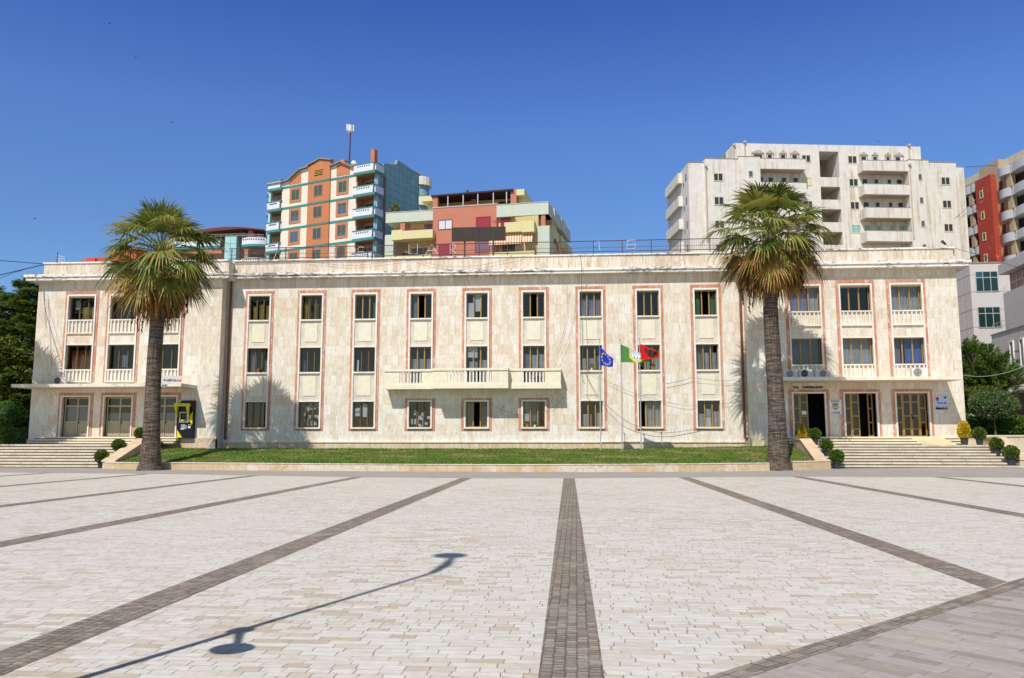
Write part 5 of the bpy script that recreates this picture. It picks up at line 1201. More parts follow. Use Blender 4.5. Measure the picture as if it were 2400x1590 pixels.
# ---- C: large white block
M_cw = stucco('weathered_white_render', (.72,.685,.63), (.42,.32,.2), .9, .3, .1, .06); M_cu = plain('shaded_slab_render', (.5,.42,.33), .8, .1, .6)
FC = frame((42.434, 100, 0), 82.5)
C_ = thing('apartment_block', (30, 104, 0), 'large weathered white apartment block with rain streaks behind the right wing', 'apartment block')
w = MB(FC); w.wall(-23.15, .1, 0, 37.2, [(-12.67,-10.25,-1,36.37)], 0, 3.2); w.box(-23.15,-12.8,-11,-3.3,0,37.2); w.box(-10.1,.1,-11,-3.3,0,37.2); w.quad((-23.15,0,0),(-23.15,-11,0),(-23.15,-11,37.2),(-23.15,0,37.2)); w.quad((.1,0,0),(.1,-11,0),(.1,-11,37.2),(.1,0,37.2)); w.quad((-23.15,0,37.2),(.1,0,37.2),(.1,-11,37.2),(-23.15,-11,37.2)); w.quad((-12.7,-5,0),(-10.2,-5,0),(-10.2,-5,36.4),(-12.7,-5,36.4))
for a, c, ww, zt in ((-2.45,.1,1.5,34.95),(.1,3.58,1.4,34.72),(3.58,4.68,1.15,34.28),(-23.2,-20.6,1.5,34.98),(-27.25,-23.2,1.4,34.68),(-29.2,-27.25,1.1,34.26)): w.box(a,c,-9,ww,0,zt)
w.build('wall', M_cw, C_)
for a, c, ww, zt in ((-2.45,.1,1.5,34.95),(.1,3.58,1.4,34.72),(3.58,4.68,1.15,34.28),(-23.2,-20.6,1.5,34.98),(-27.25,-23.2,1.4,34.68),(-29.2,-27.25,1.1,34.26)): bx('coping', M_coping, C_, FC, (a-.02,c+.02,ww-.3,ww+.04,zt,zt+.07))
for zt in (34.8, 31.88, 29.0, 26.14):
    for a, c in ((-8.0,-2.45),(-20.6,-15.05)):
        p = bx('balcony', M_cw, C_, FC, (a,c,1.3,1.5,zt-1.25,zt), (a,a+.2,0,1.3,zt-1.25,zt), (c-.2,c,0,1.3,zt-1.25,zt)); bx('slab', M_cu, p, FC, (a+.02,c-.02,0,1.48,zt-1.3,zt-1.25)); bx('coping', M_coping, p, FC, (a,c,1.28,1.53,zt,zt+.05))
for zt in (33.1, 30.3, 27.5, 24.7): p = bx('landing_parapet', M_cw, C_, FC, (-12.65,-10.27,-.15,.05,zt-1.18,zt)); bx('slab', M_cu, p, FC, (-12.65,-10.27,-3.1,-.15,zt-1.25,zt-1.15))
M_vinyl = plain('cream_window_frame', (.62,.56,.42), .5, .08, 3.0); M_aqua = plain('aqua_blind', (.2,.48,.5), .4, .1, 1.0); M_ylb = plain('yellow_blind', (.7,.64,.3), .6, .06)
for k in range(4):
    dz = -2.88*k; ga = M_aqua if k == 3 else M_dglass
    win(FC, C_, -9.15, -7.97, 34.86+dz, 35.9+dz, 0, M_vinyl, ga, None, 1, .1)
    for a, c in ((-7.5,-6.78),(-6.0,-5.42),(-4.35,-3.83),(-3.2,-2.5)):
        win(FC, C_, a, c, 34.9+dz, 35.88+dz, 0, M_vinyl, ga, None, 0, .07)
    for a, c in ((-20.9,-19.7),(-19.14,-18.5),(-17.5,-16.85),(-16.1,-15.4)):
        win(FC, C_, a, c, 34.9+dz, 35.9+dz, 0, M_vinyl, M_dglass, None, 0, .07)
    win(FC, C_, -14.9, -13.75, 34.9+dz, 35.9+dz, 0, M_vinyl, M_ylb if k == 1 else M_dglass, None, 1, .1)
for k in range(5):
    dz = -2.88*k
    win(FC, C_, -1.32, -.8, 32.42+dz, 33.24+dz, 1.5, M_vinyl, M_bglass, None, 0, .07); win(FC, C_, 1.53, 2.7, 31.9+dz, 32.94+dz, 1.4, M_vinyl, M_dglass, None, 1, .1)
    win(FC, C_, -22.07, -21.5, 32.44+dz, 33.25+dz, 1.5, M_vinyl, M_bglass, None, 0, .07); win(FC, C_, -26.3, -25.1, 31.9+dz, 32.94+dz, 1.4, M_vinyl, M_dglass, None, 1, .1)
q = MB(FC)
for a, c in ((-7.7,-6.6),(-6.15,-5.3),(-4.5,-3.7),(-3.35,-2.1),(-21.1,-19.5),(-19.3,-18.3),(-17.65,-16.7),(-16.3,-15.15)):
    q.prism([(a,35.95),(c,35.95),(c,36.03),((a+c)/2,36.42),(a,36.03)], 0, .12); q.box(a,a+.1,0,.1,35.3,35.95); q.box(c-.1,c,0,.1,35.3,35.95)
q.build('window_pediments', plain('grey_pediment', (.42,.39,.35), .7, .1, 3.0), C_)
q = MB(FC)
for u, ww, zt in ((-2.3,1.56,34.2),(-27.2,1.5,33.6),(-21.9,.08,37.2),(-1.4,.08,37.2),(-23.25,.1,36.8)): q.tube([(u,ww,zt),(u,ww,zt-9 if zt < 35 else zt-2.4)], .08, 6); q.box(u-.15,u+.15,ww-.05,ww+.2,zt,zt+.25)
q.build('downpipe', M_cu, C_)
FCl = frame(tuple(FC(-29.2,1.1,0)), -7.5)
q = MB(FCl)
for zt in (33.9, 31.0, 28.15, 25.3): 
    p = bx('side_balcony', M_cw, C_, FCl, (2.9,9.4,-.6,.5,zt-1.25,zt)); bx('slab', M_cu, p, FCl, (2.95,9.35,-.6,.47,zt-1.28,zt-1.25))
bx('rear_wing', M_cw, C_, FCl, (2.9,9.3,-5,-.9,0,34.4))
for zt in (33.2, 30.3, 27.4, 24.5): bx('side_window', M_dglass, C_, FCl, (.9,1.35,-.02,.02,zt-.9,zt), (2.0,2.3,-.02,.02,zt-1.3,zt-.8))
# ---- D: red and tan block with curved balconies
M_dtan = stucco('ochre_render', (.46,.37,.25), (.3,.22,.16), .5, .3, .08); M_gb = stucco('grey_balcony_panel', (.52,.53,.56), (.3,.28,.26), .4, .8, .06)
def flaky():
    t = NT('flaking_red_paint'); v = t.tc(); n = t.step(t.m('ADD', t.noise(t.scale(v,(1.6,1.6,1.6)), 1.5, 7, .72), t.m('MULTIPLY', t.noise(v, .22, 3), .5)), .86, .9)
    return t.done(t.mix(t.m('MULTIPLY', n, .75), (.42,.065,.04), (.62,.42,.33)), .7)
FD = frame((52.63, 104, 0), -8.3)
D_ = thing('apartment_block', (53, 104, 0), 'red and ochre apartment block with curved grey balconies at the far right edge', 'apartment block')
bx('wall', M_dtan, D_, FD, (-30,14,-12,0,0,34.9)); bx('roof_storey', stucco('buff_render', (.6,.52,.4), (.4,.3,.2), .3), D_, FD, (-30,14,-12,-1.2,34.9,36.4)); bx('stair_head', M_dtan, D_, FD, (-1.5,2.3,-4,.0,34.9,36.2))
bx('red_tower', flaky(), D_, FD, (-.9,2.15,0,.75,0,34.45)); bx('recess', M_dark, D_, FD, (2.2,2.6,.0,.03,0,33.4))
for k, z in enumerate((31.9, 29.15, 26.4, 23.65)): win(FD, D_, .7, 1.35, z, z+1.05, .75, M_yb, M_dglass, None, 0, .12); win(FD, D_, -2.0, -1.4, z+.2, z+1.4, 0, M_maroon, M_dglass, None, 0, .12)
for zt in (34.4, 31.65, 28.9, 26.15, 23.4):
    def bulge(u0, u1, w, n=8):
        q = MB(FD)
        P = [(u0,0)]+[(u0+(u1-u0)*k/n, w*(.78+.22*math.sin(math.pi*k/n))) for k in range(n+1)]+[(u1,0)]
        m0 = len(P); q.add([(u,ww,zt-1.05) for u, ww in P]+[(u,ww,zt) for u, ww in P], [(k,k+1,m0+k+1,m0+k) for k in range(m0-1)]+[tuple(range(m0-1,-1,-1))])
        if zt < 34: q.add([(u,ww-.12 if ww else 0,zt-.15) for u, ww in P], [tuple(range(m0))])
        q.build('balcony', M_gb, D_)
    bulge(2.6, 3.6, .55); bulge(3.6, 4.9, .6); bulge(4.9, 8, .55); bulge(-2.6, -2.3, .5, 3); bulge(-4.6, -2.6, 1.2); bulge(-5.2, -4.6, .9, 3); bulge(-9.5, -5.2, 1.2)
    bx('loggia', M_dark, D_, FD, (2.6,8,-.02,.015,zt-3.0+.3,zt-1.2), (-9.5,-2.9,-.02,.015,zt-3+.2,zt-1.2))
    bx('column', M_dtan, D_, FD, (3.4,4.1,.1,.4,zt-2.75,zt-1.05), (-4.6,-3.8,.2,.8,zt-2.75,zt-1.05))
    if zt < 33: bx('flower_box', plain('flowers', (.5,.25,.06), .8, .5, 6.0), D_, FD, (2.8,4.4,.45,.56,zt,zt+.1), (-5.0,-3.6,.7,.9,zt,zt+.12))
# ---- E: pale grey block
M_eg = stucco('pale_grey_cladding', (.58,.53,.5), (.42,.32,.22), .35, .4, .06)
FE = frame((34.085, 72, 0), 92); FEs = frame((34.085, 72, 0), 2.5)
E_ = thing('office_block', (35.4, 74, 0), 'pale grey office block with two green glazed windows right of the hall', 'office block')
q = MB(FE); q.box(0,7,-.3,0,0,16.65); q.build('front_wall', M_eg, E_); q = MB(FEs); q.box(.3,3.4,-6.9,0,0,16.65); q.build('side_wall', M_eg, E_); bx('roof_edge', M_coping, E_, FE, (-.05,7,-4,.06,16.65,16.75))
q = MB(FE); [q.box(0,7,0,.01,z-.02,z+.02) for z in (15.67,14.18,12.63,11.1,9.6)]; q.build('panel_joint', M_coping, E_); q = MB(FEs); [q.box(0,3.4,0,.01,z-.02,z+.02) for z in (15.67,14.18,12.63,11.1,9.6)]; [q.box(u,u+.03,0,.01,5,16.6) for u in (1.2,2.2)]; q.build('panel_joint', M_coping, E_)
M_gg = plain('green_window_glass', (.008,.035,.03), .1, .25, .6, spec=.5)
for z0, z1 in ((14.16,15.95),(11.03,12.85),(7.9,9.7)):
    o = win(FE, E_, .4, 2.25, z0, z1, 0, M_white2, M_gg, None, 2, .06, d=.06); bx('transom', M_white2, o, FE, (.46,2.19,.0,.055,z0+1.2,z0+1.27)); bx('blind', plain('deep_teal_blind', (.02,.1,.13), .5), o, FE, (.47,.98,.022,.03,z0+1.27,z1-.06)) if z0 > 14 else None
q = MB(FE); q.tube([(2.75,.08,6),(2.75,.08,14.6)], .06, 6); q.build('downpipe', M_eg, E_)
# ---- F: grey building at right edge
FF = frame((32.546, 66, 0), 5.6)
M_fg = stucco('grey_render', (.6,.55,.52), (.33,.28,.25), .3, .5, .06)
F2 = thing('shop_building', (32, 60, 0), 'grey rendered shop building with narrow windows and a roof terrace at the right edge', 'shop building')
q = MB(FF); q.box(-22,0,-8,0,5.9,9.6); q.box(-22,-12,-8,0,0,5.9); q.box(-.3,0,-8,0,0,5.9); q.box(-22,0,-8,-2.5,0,5.9); q.build('wall', M_fg, F2); bx('shop_front', M_dark, F2, FF, (-12,-.35,-2.5,-2.4,1.0,5.8))
bx('terrace_edge', M_coping, F2, FF, (-22,.05,-.3,.06,9.6,9.7)); bx('string_course', M_coping, F2, FF, (-22,0,0,.03,8.0,8.04), (-22,0,0,.03,6.0,6.05))
for u in (-3.95,-5.65,-7.5): win(FF, F2, u, u+.7, 6.75, 8.8, .0, M_white, M_gg, None, 0, .1, d=.09)
q = MB(FF); q.add([(-12,0,5.75),(-2.45,0,5.45),(-2.45,1.3,4.85),(-12,1.3,4.95)], [(0,1,2,3)]); q.add([(-12,1.3,4.95),(-2.45,1.3,4.85),(-2.45,1.32,4.7),(-12,1.32,4.8)], [(0,1,2,3)]); q.build('awning', plain('grey_canvas', (.33,.31,.28), .85, .12, 1.0), F2)
bx('upper_wall', M_fg, F2, FF, (-22,-2.7,-8,-1.4,9.6,14.0), (-22,-2.7,-1.4,-.0,9.6,12.5)); bx('upper_slab', M_fg, F2, FF, (-22,-2.5,-3,.15,13.95,14.7))
bx('glazed_screen', plain('terracotta_curtain', (.4,.22,.16), .6, .2, 2.0), F2, FF, (-5.3,-3.0,-.5,-.45,12.5,13.95)); bx('screen_bars', M_white2, F2, FF, *[(u,u+.07,-.45,-.4,12.5,13.95) for u in (-5.3,-4.2,-3.1)], (-5.3,-3.03,-.45,-.41,13.2,13.26)); bx('terrace_opening', M_dark, F2, FF, (-10,-5.35,-1.4,-1.35,12.5,13.95))
q = MB(FF); 
for z in (10.2,10.5): q.tube([(-.1,-.1,z),(-20,-.1,z)], .02, 4)
for k in range(24): q.tube([(-.1-k*.85,-.1,9.65),(-.1-k*.85,-.1,10.5)], .015, 4)
q.build('terrace_railing', M_white2, F2)
# ---- G: teal cornered block behind the left palm
G_ = thing('apartment_block', (-50, 113, 0), 'lower apartment block with teal tiled corner and curved white balconies behind the left palm', 'apartment block')
fg = frame((0, 112, 0), 90)
bx('wall', M_in, G_, fg, (-60,-44.5,-9,-1.2,0,30.2)); bx('teal_corner', M_lteal, G_, fg, (-50.4,-48.7,-4,.4,0,30.6)); bx('corner_joint', M_teal, G_, fg, (-49.58,-49.54,.4,.41,20,30.6), *[(-50.4,-48.7,.4,.41,z,z+.05) for z in (29.5,28.4,27.3,26.2)])
q = MB(fg); q.prism([(-59,30.9),(-55.6,31.5),(-52.5,31.9),(-50.5,32.05),(-48.2,32.0),(-44.8,31.6),(-44.8,31.45),(-48.2,31.75),(-55.6,31.2),(-59,30.7)], -9, .5); q.build('curved_roof', plain('red_tile_edge', (.16,.05,.04), .8, .2, 2.0), G_)
q = MB(fg); q.prism([(-58,30.2),(-44.8,30.2),(-44.8,31.4),(-48.2,31.7),(-52,31.5),(-58,30.8)], -8, -2); q.build('attic_wall', plain('brown_attic', (.2,.075,.055), .8, .2, 1.0), G_); q = MB(fg); q.prism([(-52.5,31.6),(-48.5,31.85),(-46.5,30.6),(-48,30.6)], -1.9, -1.6); q.build('gable_panel', M_coping, G_)
bx('chimney', M_orange, G_, fg, (-47.3,-46.6,-1,-.3,30.3,31.6)); 
for z in (29.1, 26.1, 23.1):
    q1 = MB(); q2 = MB(); c = (-46.2, 114.6); arc(c, 3.2, 235, 305, 12, z+.3, z+1.3, q1); arc(c, 3.25, 235, 305, 12, z-.05, z+.3, q2); p = q1.build('curved_balcony', M_balw, G_); q2.build('teal_band', M_teal, p)
    q = MB(); [q.box(-46.2+3.22*math.cos(R(a))-.08, -46.2+3.22*math.cos(R(a))+.08, 114.6+3.22*math.sin(R(a))-.02, 114.6+3.22*math.sin(R(a))+.02, z+.95, z+1.1) for a in range(243,302,6)]; q.build('vent_holes', M_black, p)
    p = bx('balcony', M_balw, G_, fg, (-58,-51.2,.0,.3,z+.2,z+.9)); bx('teal_band', M_teal, p, fg, (-58,-51.1,-.3,.33,z-.2,z+.2), (-51.9,-50.9,-.3,.34,z+.9,z+1.15))
bx('dark_window', M_dglass, G_, fg, (-53.8,-52.7,-1.2,-1.15,26.9,28.3), (-47.3,-45.2,-1.2,-1.15,26.9,28.3))
q = MB(fg); [q.tube([(-53.5,.2,z),(-48.7,.3,z),(-44.7,.3,z-.2)], .035, 4) for z in (30.75,31.0)]; [q.tube([(-53.5+k*.8,.25,30.2),(-53.5+k*.8,.25,31.0)], .03, 4) for k in range(11)]; q.build('roof_railing', M_white2, G_)
# ---- H: red stepped roof
H_ = thing('stepped_building', (-52, 86, 0), 'bright red stepped roof walls peeping over the left wing', 'building'); fh = frame((0, 85, 0), 90)
M_redw = plain('bright_red_render', (.62,.085,.045), .7, .12, .6)
for a, c, w, z in ((-55.4,-55.1,.2,21.15),(-55.1,-54.1,0,21.33),(-54.1,-53.05,.3,21.52),(-53.05,-51.9,0,21.62),(-51.9,-50.2,-.6,22.5),(-50.2,-48.6,-.3,22.8)): bx('stepped_wall', M_redw, H_, fh, (a,c,-8,w,0,z))
# ================================================================ things on the hall roof
rg_ = thing('roof_railing', (-6, 50.25, 13.05), 'brown metal railing with wire mesh along the hall roof', 'railing'); YR = 50.25
rt = lambda x: at(520, 584, YR).z+(at(1700, 559, YR).z-at(520, 584, YR).z)*(x+22.7)/32.0
q = MB(); q2 = MB()
for h, r in ((0,.028),(-.42,.012),(-.68,.028)): q.tube([(-22.4,YR,rt(-22.4)+h),(-8,YR,rt(-8)+h),(10.2,YR,rt(10.2)+h)], r, 5)
q.build('rail', M_rust, rg_)
for k in range(19):
    x = -22.2+k*1.8; q = MB(); q.box(x-.025,x+.025,YR-.025,YR+.025,13.0,rt(x)); q.build('post', M_rust, rg_)
x = -22.3
while x < 10: q2.box(x-.004,x+.004,YR-.004,YR+.004,rt(x)-.68,rt(x)); x += .125
for k in range(1, 6): q2.tube([(-22.3,YR,rt(-22.3)-.68+k*.113),(10,YR,rt(10)-.68+k*.113)], .004, 3)
q2.build('wire_mesh', plain('fine_wire', (.12,.1,.09), .6, 0), rg_)
M_rope = plain('white_rope_light', (.78,.76,.74), .5, .05, 3.0)
def ropeletter(strokes, label):
    q = MB()
    for s in strokes: q.tube([tuple(at(px, py, YR-.08)) for px, py in s], .016, 5)
    tag(q.build('rope_letter', M_rope), label, 'light letter', 'rope light lettering on the roof railing')
ropeletter([[(648,593),(644,603),(637,613)]], 'slanting white rope light bar at the left of the roof railing')
ropeletter([[(788,581),(783,579),(778,583),(777,596),(780,602),(786,601),(787,592),(783,592)]], 'white rope light letter G on the roof railing')
ropeletter([[(853,580),(842,579),(839,583),(839,599)],[(839,591),(853,590)],[(839,599),(852,599)]], 'white rope light letter E on the roof railing')
ropeletter([[(905,579),(915,577),(903,596),(913,596)]], 'white rope light letter Z on the roof railing')
ropeletter([[(959,573),(958,595),(978,595),(979,572)]], 'white rope light letter U on the roof railing')
ropeletter([[(996,598),(1012,573),(1026,596)],[(1003,588),(1020,587)]], 'white rope light letter A on the roof railing')
ropeletter([[(1055,595),(1055,573),(1064,573),(1068,578),(1065,584),(1056,585),(1068,593)]], 'white rope light letter R on the roof railing')
ropeletter([[(1393,574),(1404,565),(1405,586)]], 'white rope light figure 1 on the roof railing against the sky')
ropeletter([[(1470,564),(1488,563),(1489,573),(1470,574),(1470,564)],[(1470,574),(1469,584),(1488,583),(1489,573)]], 'white rope light figure 8 on the roof railing against the sky')
bb = thing('billboard', (at(1120,560,52).x, 52, 12.2), 'dark blank billboard panel standing on the hall roof in front of the terracotta block', 'billboard')
a = at(1059, 534, 52); c = at(1185, 564, 52); q = MB(); q.box(a.x,c.x,51.97,52.05,c.z,a.z); q.build('panel', stucco('blackened_panel', (.05,.042,.035), (.1,.07,.05), .5, 1.0), bb)
for k in range(4): x = a.x+(c.x-a.x)*(k+.5)/4; bx('batten', M_rust, bb, ID, (x-.02,x+.02,51.94,51.97,c.z,a.z))
for px in (1089, 1156): x = at(px, 560, 52).x; bx('leg', M_rust, bb, ID, (x-.05,x+.05,52.05,52.15,12.1,a.z))
an = thing('tv_antenna', (-36.3+2.2, 50.6, 12.0), 'white television antenna on the roof of the left wing', 'antenna')
p = at(135, 592, 50.6); q = MB(); q.tube([(p.x,50.6,12.0),(p.x,50.6,p.z)], .03, 6); q.build('mast', M_rust, an)
q = MB(); 
for py in (600,606,612): a = at(135,py,50.6); c = at(151,py+2,50.6); q.tube([tuple(a),tuple(c)], .015, 4)
for px in (133,139,145,151): a = at(px,597+(px-133)*.3,50.6); c = at(px,616,50.6); q.tube([tuple(a),tuple(c)], .012, 4)
q.build('elements', M_white, an)
fl = thing('floodlight', tuple(at(2222,575,49.6)), 'small dark floodlight on an arm on the parapet of the right wing', 'floodlight'); a = at(2208,566,49.3); c = at(2216,573,49.5); q = MB(); q.tube([tuple(a),tuple(c)], [.09,.06], 8); q.build('lamp_head', M_rust, fl); q = MB(); q.tube([tuple(c),tuple(at(2240,590,49.7))], .02, 5); q.build('arm', M_metal, fl)
# ================================================================ cables
def cable(pts, Y, label, r=.008, mat=None, grp=None, sub=6):
    Ys = Y if isinstance(Y, (list, tuple)) else [Y]*len(pts); P = [at(*p, y) for p, y in zip(pts, Ys)]
    Q = []
    for i in range(len(P)-1):
        a = P[max(i-1,0)]; b = P[i]; c = P[i+1]; d = P[min(i+2,len(P)-1)]
        for k in range(sub):
            t = k/sub; Q.append(.5*((2*b)+(c-a)*t+(2*a-5*b+4*c-d)*t*t+(3*b-a-3*c+d)*t**3))
    Q.append(P[-1]); q = MB(); q.tube([tuple(v) for v in Q], r, 5); return tag(q.build('cable', mat or M_cable), label, 'cable', grp)
cable([(0,611),(50,615),(102,619)], [46,47.5,48.9], 'upper dark overhead cable from the left sky to the hall parapet corner', .022, M_bcable)
cable([(0,645),(50,633),(102,621)], [45,47.5,48.9], 'thick dark overhead cable rising to the hall parapet corner', .028, M_bcable)
cable([(0,653),(30,641),(60,631)], [44,46,47.5], 'thin dark overhead cable lowest at the left edge', .014, M_bcable)
cable([(520,619),(620,617),(740,613),(860,612),(1000,607),(1180,602),(1390,599),(1640,596)], 49.97, 'long dark cable lying along the top of the hall parapet', .017)
cable([(720,614),(770,619),(820,623),(880,618),(960,607)], 49.9, 'loose cable sagging over the left half of the parapet')
cable([(965,606),(1010,619),(1060,626),(1120,623),(1180,611),(1230,601)], 49.88, 'loose cable sagging deepest over the middle of the parapet')
cable([(1360,598),(1364,640),(1362,700),(1366,800),(1364,880),(1371,900)], 49.1, 'bundle of brown cables hanging straight down left of the blue flag', .017)
cable([(1359,640),(1345,740),(1330,800),(1300,860)], [49.3,49.85,49.8,49.7], 'thin cable slanting down from the cornice to the balcony end')
cable([(1330,670),(1326,760),(1296,850)], [49.7,49.85,49.8], 'second thin cable slanting towards the balcony end')
cable([(1370,870),(1400,925),(1450,975),(1500,1002),(1560,1015),(1640,1004)], [49.8,49.7,49.6,49.7,49.8,49.85], 'pair of cables looping low between the flagpoles', .013)
cable([(1375,868),(1420,893),(1480,920),(1560,942),(1630,952),(1750,940)], 49.82, 'thin cable crossing the wall behind the green flag')
cable([(1560,900),(1600,892),(1622,885)], 49.8, 'short dark cable left of the last window column', .012)
cable([(1622,886),(1700,893),(1762,882),(1800,894)], 49.75, 'thin cable from the last window column to the right downpipe')
cable([(1145,946),(1190,966),(1235,974),(1290,958),(1330,925)], 49.85, 'thin cable sagging across the window under the balcony')
cable([(820,640),(818,680),(824,700)], 49.8, 'short dangling cable below the cornice above the third window column')
cable([(516,884),(500,900),(460,908)], [49.8,49.2,48.9], 'thin pale wire from the downpipe to the left canopy')
cable([(112,690),(117,780),(121,860)], 49.05, 'thin brown wire running down the left corner of the hall')
cable([(2258,880),(2300,883),(2350,876),(2400,860)], [49.2,50,51,52], 'pale overhead cable from the right canopy to the right edge', .025, M_metal)
cable([(2222,578),(2300,600),(2400,632)], [49.6,54,58], 'thin dark overhead cable in front of the red block', .014, M_bcable)
cable([(2012,660),(2100,630),(2290,466)], [99,99,99], 'thin wire slanting across the white block', .02)
cable([(2262,392),(2300,390),(2345,387)], 103, 'thin blue wire between the white block and the red block roofs', .03, M_bcable)
# ================================================================ plaza lamp (stands left of the viewer, throws the shadow on the paving)
AZS, ELS = R(20), R(49)
lp = thing('street_lamp', (-4.09, 4.2, 0), 'slim plaza lamp with two disc heads casting its shadow across the paving', 'street lamp')
q = MB(); q.tube([(-4.09,4.2,0),(-4.09,4.2,3.6),(-4.09,4.2,7.8)], [.048,.04,.032], 10); q.build('pole', M_metal, lp); q = MB(); q.lathe((-4.09,4.2,0), [(.18,0),(.18,.25),(.09,.3)], 12); q.build('base', M_metal, lp)
q = MB(); q.tube([(-4.09,4.2,7.6),(-4.25,4.2,8.4),(-4.6,4.2,9.5)], [.05,.075,.04], 8); q.tube([(-4.09,4.2,3.75),(-3.9,4.2,3.42),(-3.7,4.2,3.08)], [.04,.035,.03], 8); q.build('arm', M_metal, lp); q = MB(); q.lathe((-4.09,4.2,3.68), [(.05,0),(.11,.03),(.11,.1),(.05,.13)], 12); q.build('collar', M_metal, lp)
for c, r in (((-4.66,4.2,9.5),.25),((-3.68,4.2,2.98),.175)):
    q = MB(); q.lathe(c, [(.02,.12),(.09,.1),(r,.02),(r,0),(.02,-.02)][::-1], 20); q.build('lamp_head', M_black, lp)
# ================================================================ person by the shop
def person(x, y, z, label):
    root = thing('person', (x, y, z), label, 'person')
    V = [(0,0,.95),(0,.0,1.2),(0,.01,1.4),(0,.02,1.5),(0,0,1.56),(.19,.02,1.4),(.25,.0,1.13),(.22,-.12,.9),(-.19,.02,1.4),(-.25,0,1.13),(-.22,-.12,.9),(.09,0,.88),(.1,.02,.5),(.1,.03,.08),(.1,-.12,.05),(-.09,0,.88),(-.1,.02,.5),(-.1,.03,.08),(-.1,-.12,.05),(0,-.01,1.63),(0,-.015,1.7)]
    Ed = [(0,1),(1,2),(2,3),(3,4),(2,5),(5,6),(6,7),(2,8),(8,9),(9,10),(0,11),(11,12),(12,13),(13,14),(0,15),(15,16),(16,17),(17,18),(4,19),(19,20)]
    rad = [.15,.14,.14,.06,.06,.07,.05,.035,.07,.05,.035,.09,.065,.05,.04,.09,.065,.05,.04,.1,.085]
    me = bpy.data.meshes.new('body'); me.from_pydata(V, Ed, []); o = bpy.data.objects.new('body', me); COL.objects.link(o)
    md = o.modifiers.new('skin', 'SKIN'); sv = me.skin_vertices[0].data
    for k, r in enumerate(rad): sv[k].radius = (r, r*.85)
    sv[0].use_root = True; o.modifiers.new('sub', 'SUBSURF').render_levels = 2; me.materials.append(plain('violet_top', (.16,.04,.1), .9, .15)); me.materials.append(plain('skin', (.5,.25,.15), .6, .05)); o.parent = root
    dg = bpy.context.evaluated_depsgraph_get(); dg.update(); nm = bpy.data.meshes.new_from_object(o.evaluated_get(dg)); o.modifiers.clear(); o.data = nm
    for p in nm.polygons:
        p.use_smooth = True; c = p.center
        if c.z > 1.5 or (abs(c.x) > .17 and c.z < 1.0 and c.z > .8): p.material_index = 1
    h = MB(lambda a, b, c: (x+a, y+b, z+c)); core(h, (0,.03,1.7), (.12,.13,.13), 1.0, 10); h.m = [0]*len(h.m); WO[root] = Vector((x,y,z)); h.build('hair', plain('auburn_hair', (.3,.09,.03), .8, .2), root)
    return root
person(31.05, 60, 1.78, 'auburn haired person in a violet top by the shop behind the bush')
# ================================================================ birds
for k, (px, py, Y) in enumerate(((256,55,80),(317,134,90),(402,287,80),(80,513,70),(2060,332,95))):
    p = at(px, py, Y); q = MB(lambda a, b, c: (p.x+a, p.y+b, p.z+c)); s = .16
    q.add([(0,-s*.9,0),(s*.18,0,.03),(0,s*1.1,0),(-s*.18,0,.03),(0,0,-.05)], [(0,1,4),(1,2,4),(2,3,4),(3,0,4),(0,1,2,3)]); q.add([(s*.1,-.05,.02),(s*1.4,.1,.1),(s*.1,.08,.02),(-s*.1,-.05,.02),(-s*1.4,.1,.1),(-s*.1,.08,.02)], [(0,1,2),(3,5,4)])
    tag(q.build('bird', M_black), ['tiny dark bird high at the top left of the sky','tiny dark bird second from the top left of the sky','tiny dark bird left of the mast in the sky','tiny dark bird low at the left edge of the sky','tiny dark bird above the white block'][k], 'bird', 'birds in the sky')
# ================================================================ camera, sun, sky
cam = bpy.data.objects.new('camera', bpy.data.cameras.new('camera')); COL.objects.link(cam); SC.camera = cam
cam.location = (0, 0, EYE); cam.rotation_euler = (math.pi/2+PIT, 0, YAW)
cam.data.sensor_width = 36; cam.data.lens = 36*F_/2400; cam.data.clip_start = .1; cam.data.clip_end = 6000
SUN_E, SKY_S, EXPO = 4.45, .1, 0.0
ld = bpy.data.lights.new('sun', 'SUN'); ld.energy = SUN_E; ld.angle = R(.5); ld.color = (1, .955, .89); lo = bpy.data.objects.new('sun', ld); COL.objects.link(lo)
sv = Vector((-math.sin(AZS)*math.cos(ELS), -math.cos(AZS)*math.cos(ELS), math.sin(ELS))); lo.rotation_euler = sv.to_track_quat('Z', 'Y').to_euler(); lo.location = sv*80
wd = bpy.data.worlds.new('World'); SC.world = wd; wd.use_nodes = True; nt = wd.node_tree; bg = nt.nodes['Background']
sk = nt.nodes.new('ShaderNodeTexSky'); sk.sky_type = 'NISHITA'; sk.sun_disc = False; sk.sun_elevation = ELS; sk.sun_rotation = math.pi+AZS
sk.altitude = 0; sk.air_density = 1.0; sk.dust_density = 0; sk.ozone_density = 10.0
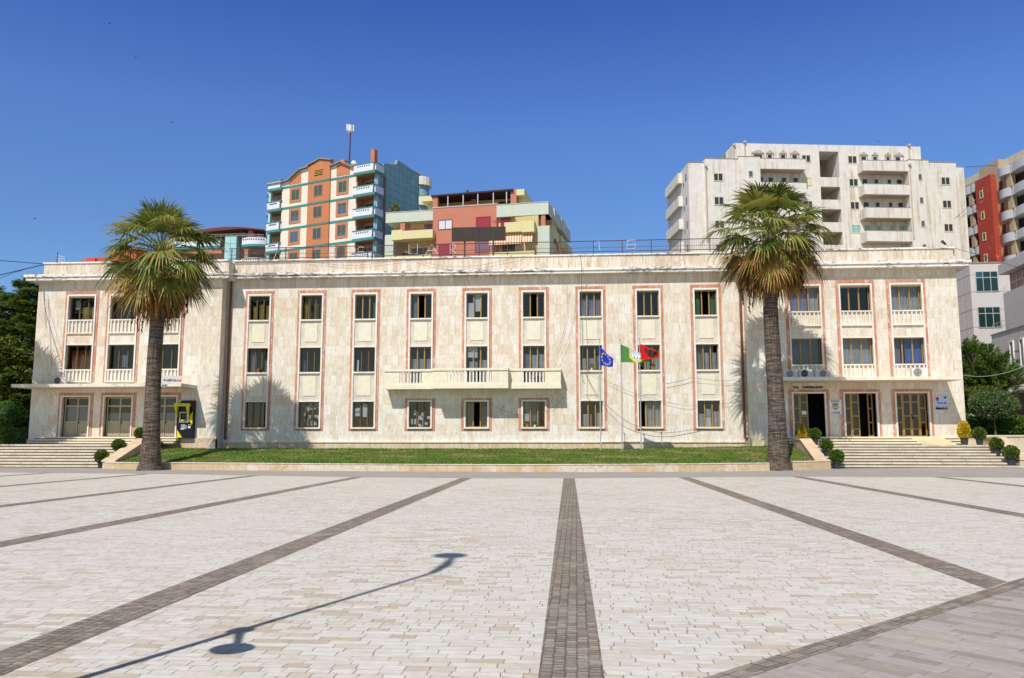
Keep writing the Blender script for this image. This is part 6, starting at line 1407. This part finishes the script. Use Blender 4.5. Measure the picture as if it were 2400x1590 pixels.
def wn(t, **k):
    x = nt.nodes.new(t)
    for a, b in k.items(): setattr(x, a, b)
    return x
tcw = wn('ShaderNodeTexCoord'); spw = wn('ShaderNodeSeparateXYZ'); nt.links.new(tcw.outputs['Generated'], spw.inputs[0])
def wramp(sock, stops):
    r = wn('ShaderNodeValToRGB'); nt.links.new(sock, r.inputs[0]); cr = r.color_ramp
    while len(cr.elements) < len(stops): cr.elements.new(.5)
    for e, (p, c) in zip(cr.elements, stops): e.position = p; e.color = (*[q/2 for q in c], 1)
    return r.outputs[0]
def wmul(a, b):
    m = wn('ShaderNodeVectorMath', operation='MULTIPLY'); nt.links.new(a, m.inputs[0])
    if isinstance(b, tuple): m.inputs[1].default_value = b
    else: nt.links.new(b, m.inputs[1])
    return m.outputs[0]
# clear spring sky: darker blue with height, warmed overhead and sunward to fill shade
el_ = wramp(spw.outputs[2], [(0, (1.15,1.15,1.15)), (.25, (1.17,1.19,1.26)), (.36, (1.18,1.25,1.5)), (.5, (.71,.88,1.42)), (.66, (.8,.66,.6)), (1, (.9,.6,.4))])
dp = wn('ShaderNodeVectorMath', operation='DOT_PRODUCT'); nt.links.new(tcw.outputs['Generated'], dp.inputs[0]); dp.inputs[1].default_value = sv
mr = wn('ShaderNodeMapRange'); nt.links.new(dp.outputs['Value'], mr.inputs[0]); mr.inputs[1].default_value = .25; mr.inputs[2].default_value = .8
su_ = wramp(mr.outputs[0], [(0, (1,1,1)), (1, (2.0,1.4,.85))])  # extra warm glow added to the sunward sky to brighten shaded walls
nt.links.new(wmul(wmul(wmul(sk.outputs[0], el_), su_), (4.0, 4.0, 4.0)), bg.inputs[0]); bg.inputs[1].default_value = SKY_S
SC.view_settings.view_transform = 'Standard'; SC.view_settings.look = 'None'; SC.view_settings.exposure = EXPO; SC.view_settings.gamma = 1
SC.cycles.max_bounces = 8; SC.cycles.transparent_max_bounces = 12
for o in SC.objects:
    l = o.get('label')
    if l and not 4 <= len(l.split()) <= 16: print('LABEL LEN', len(l.split()), o.name, l)
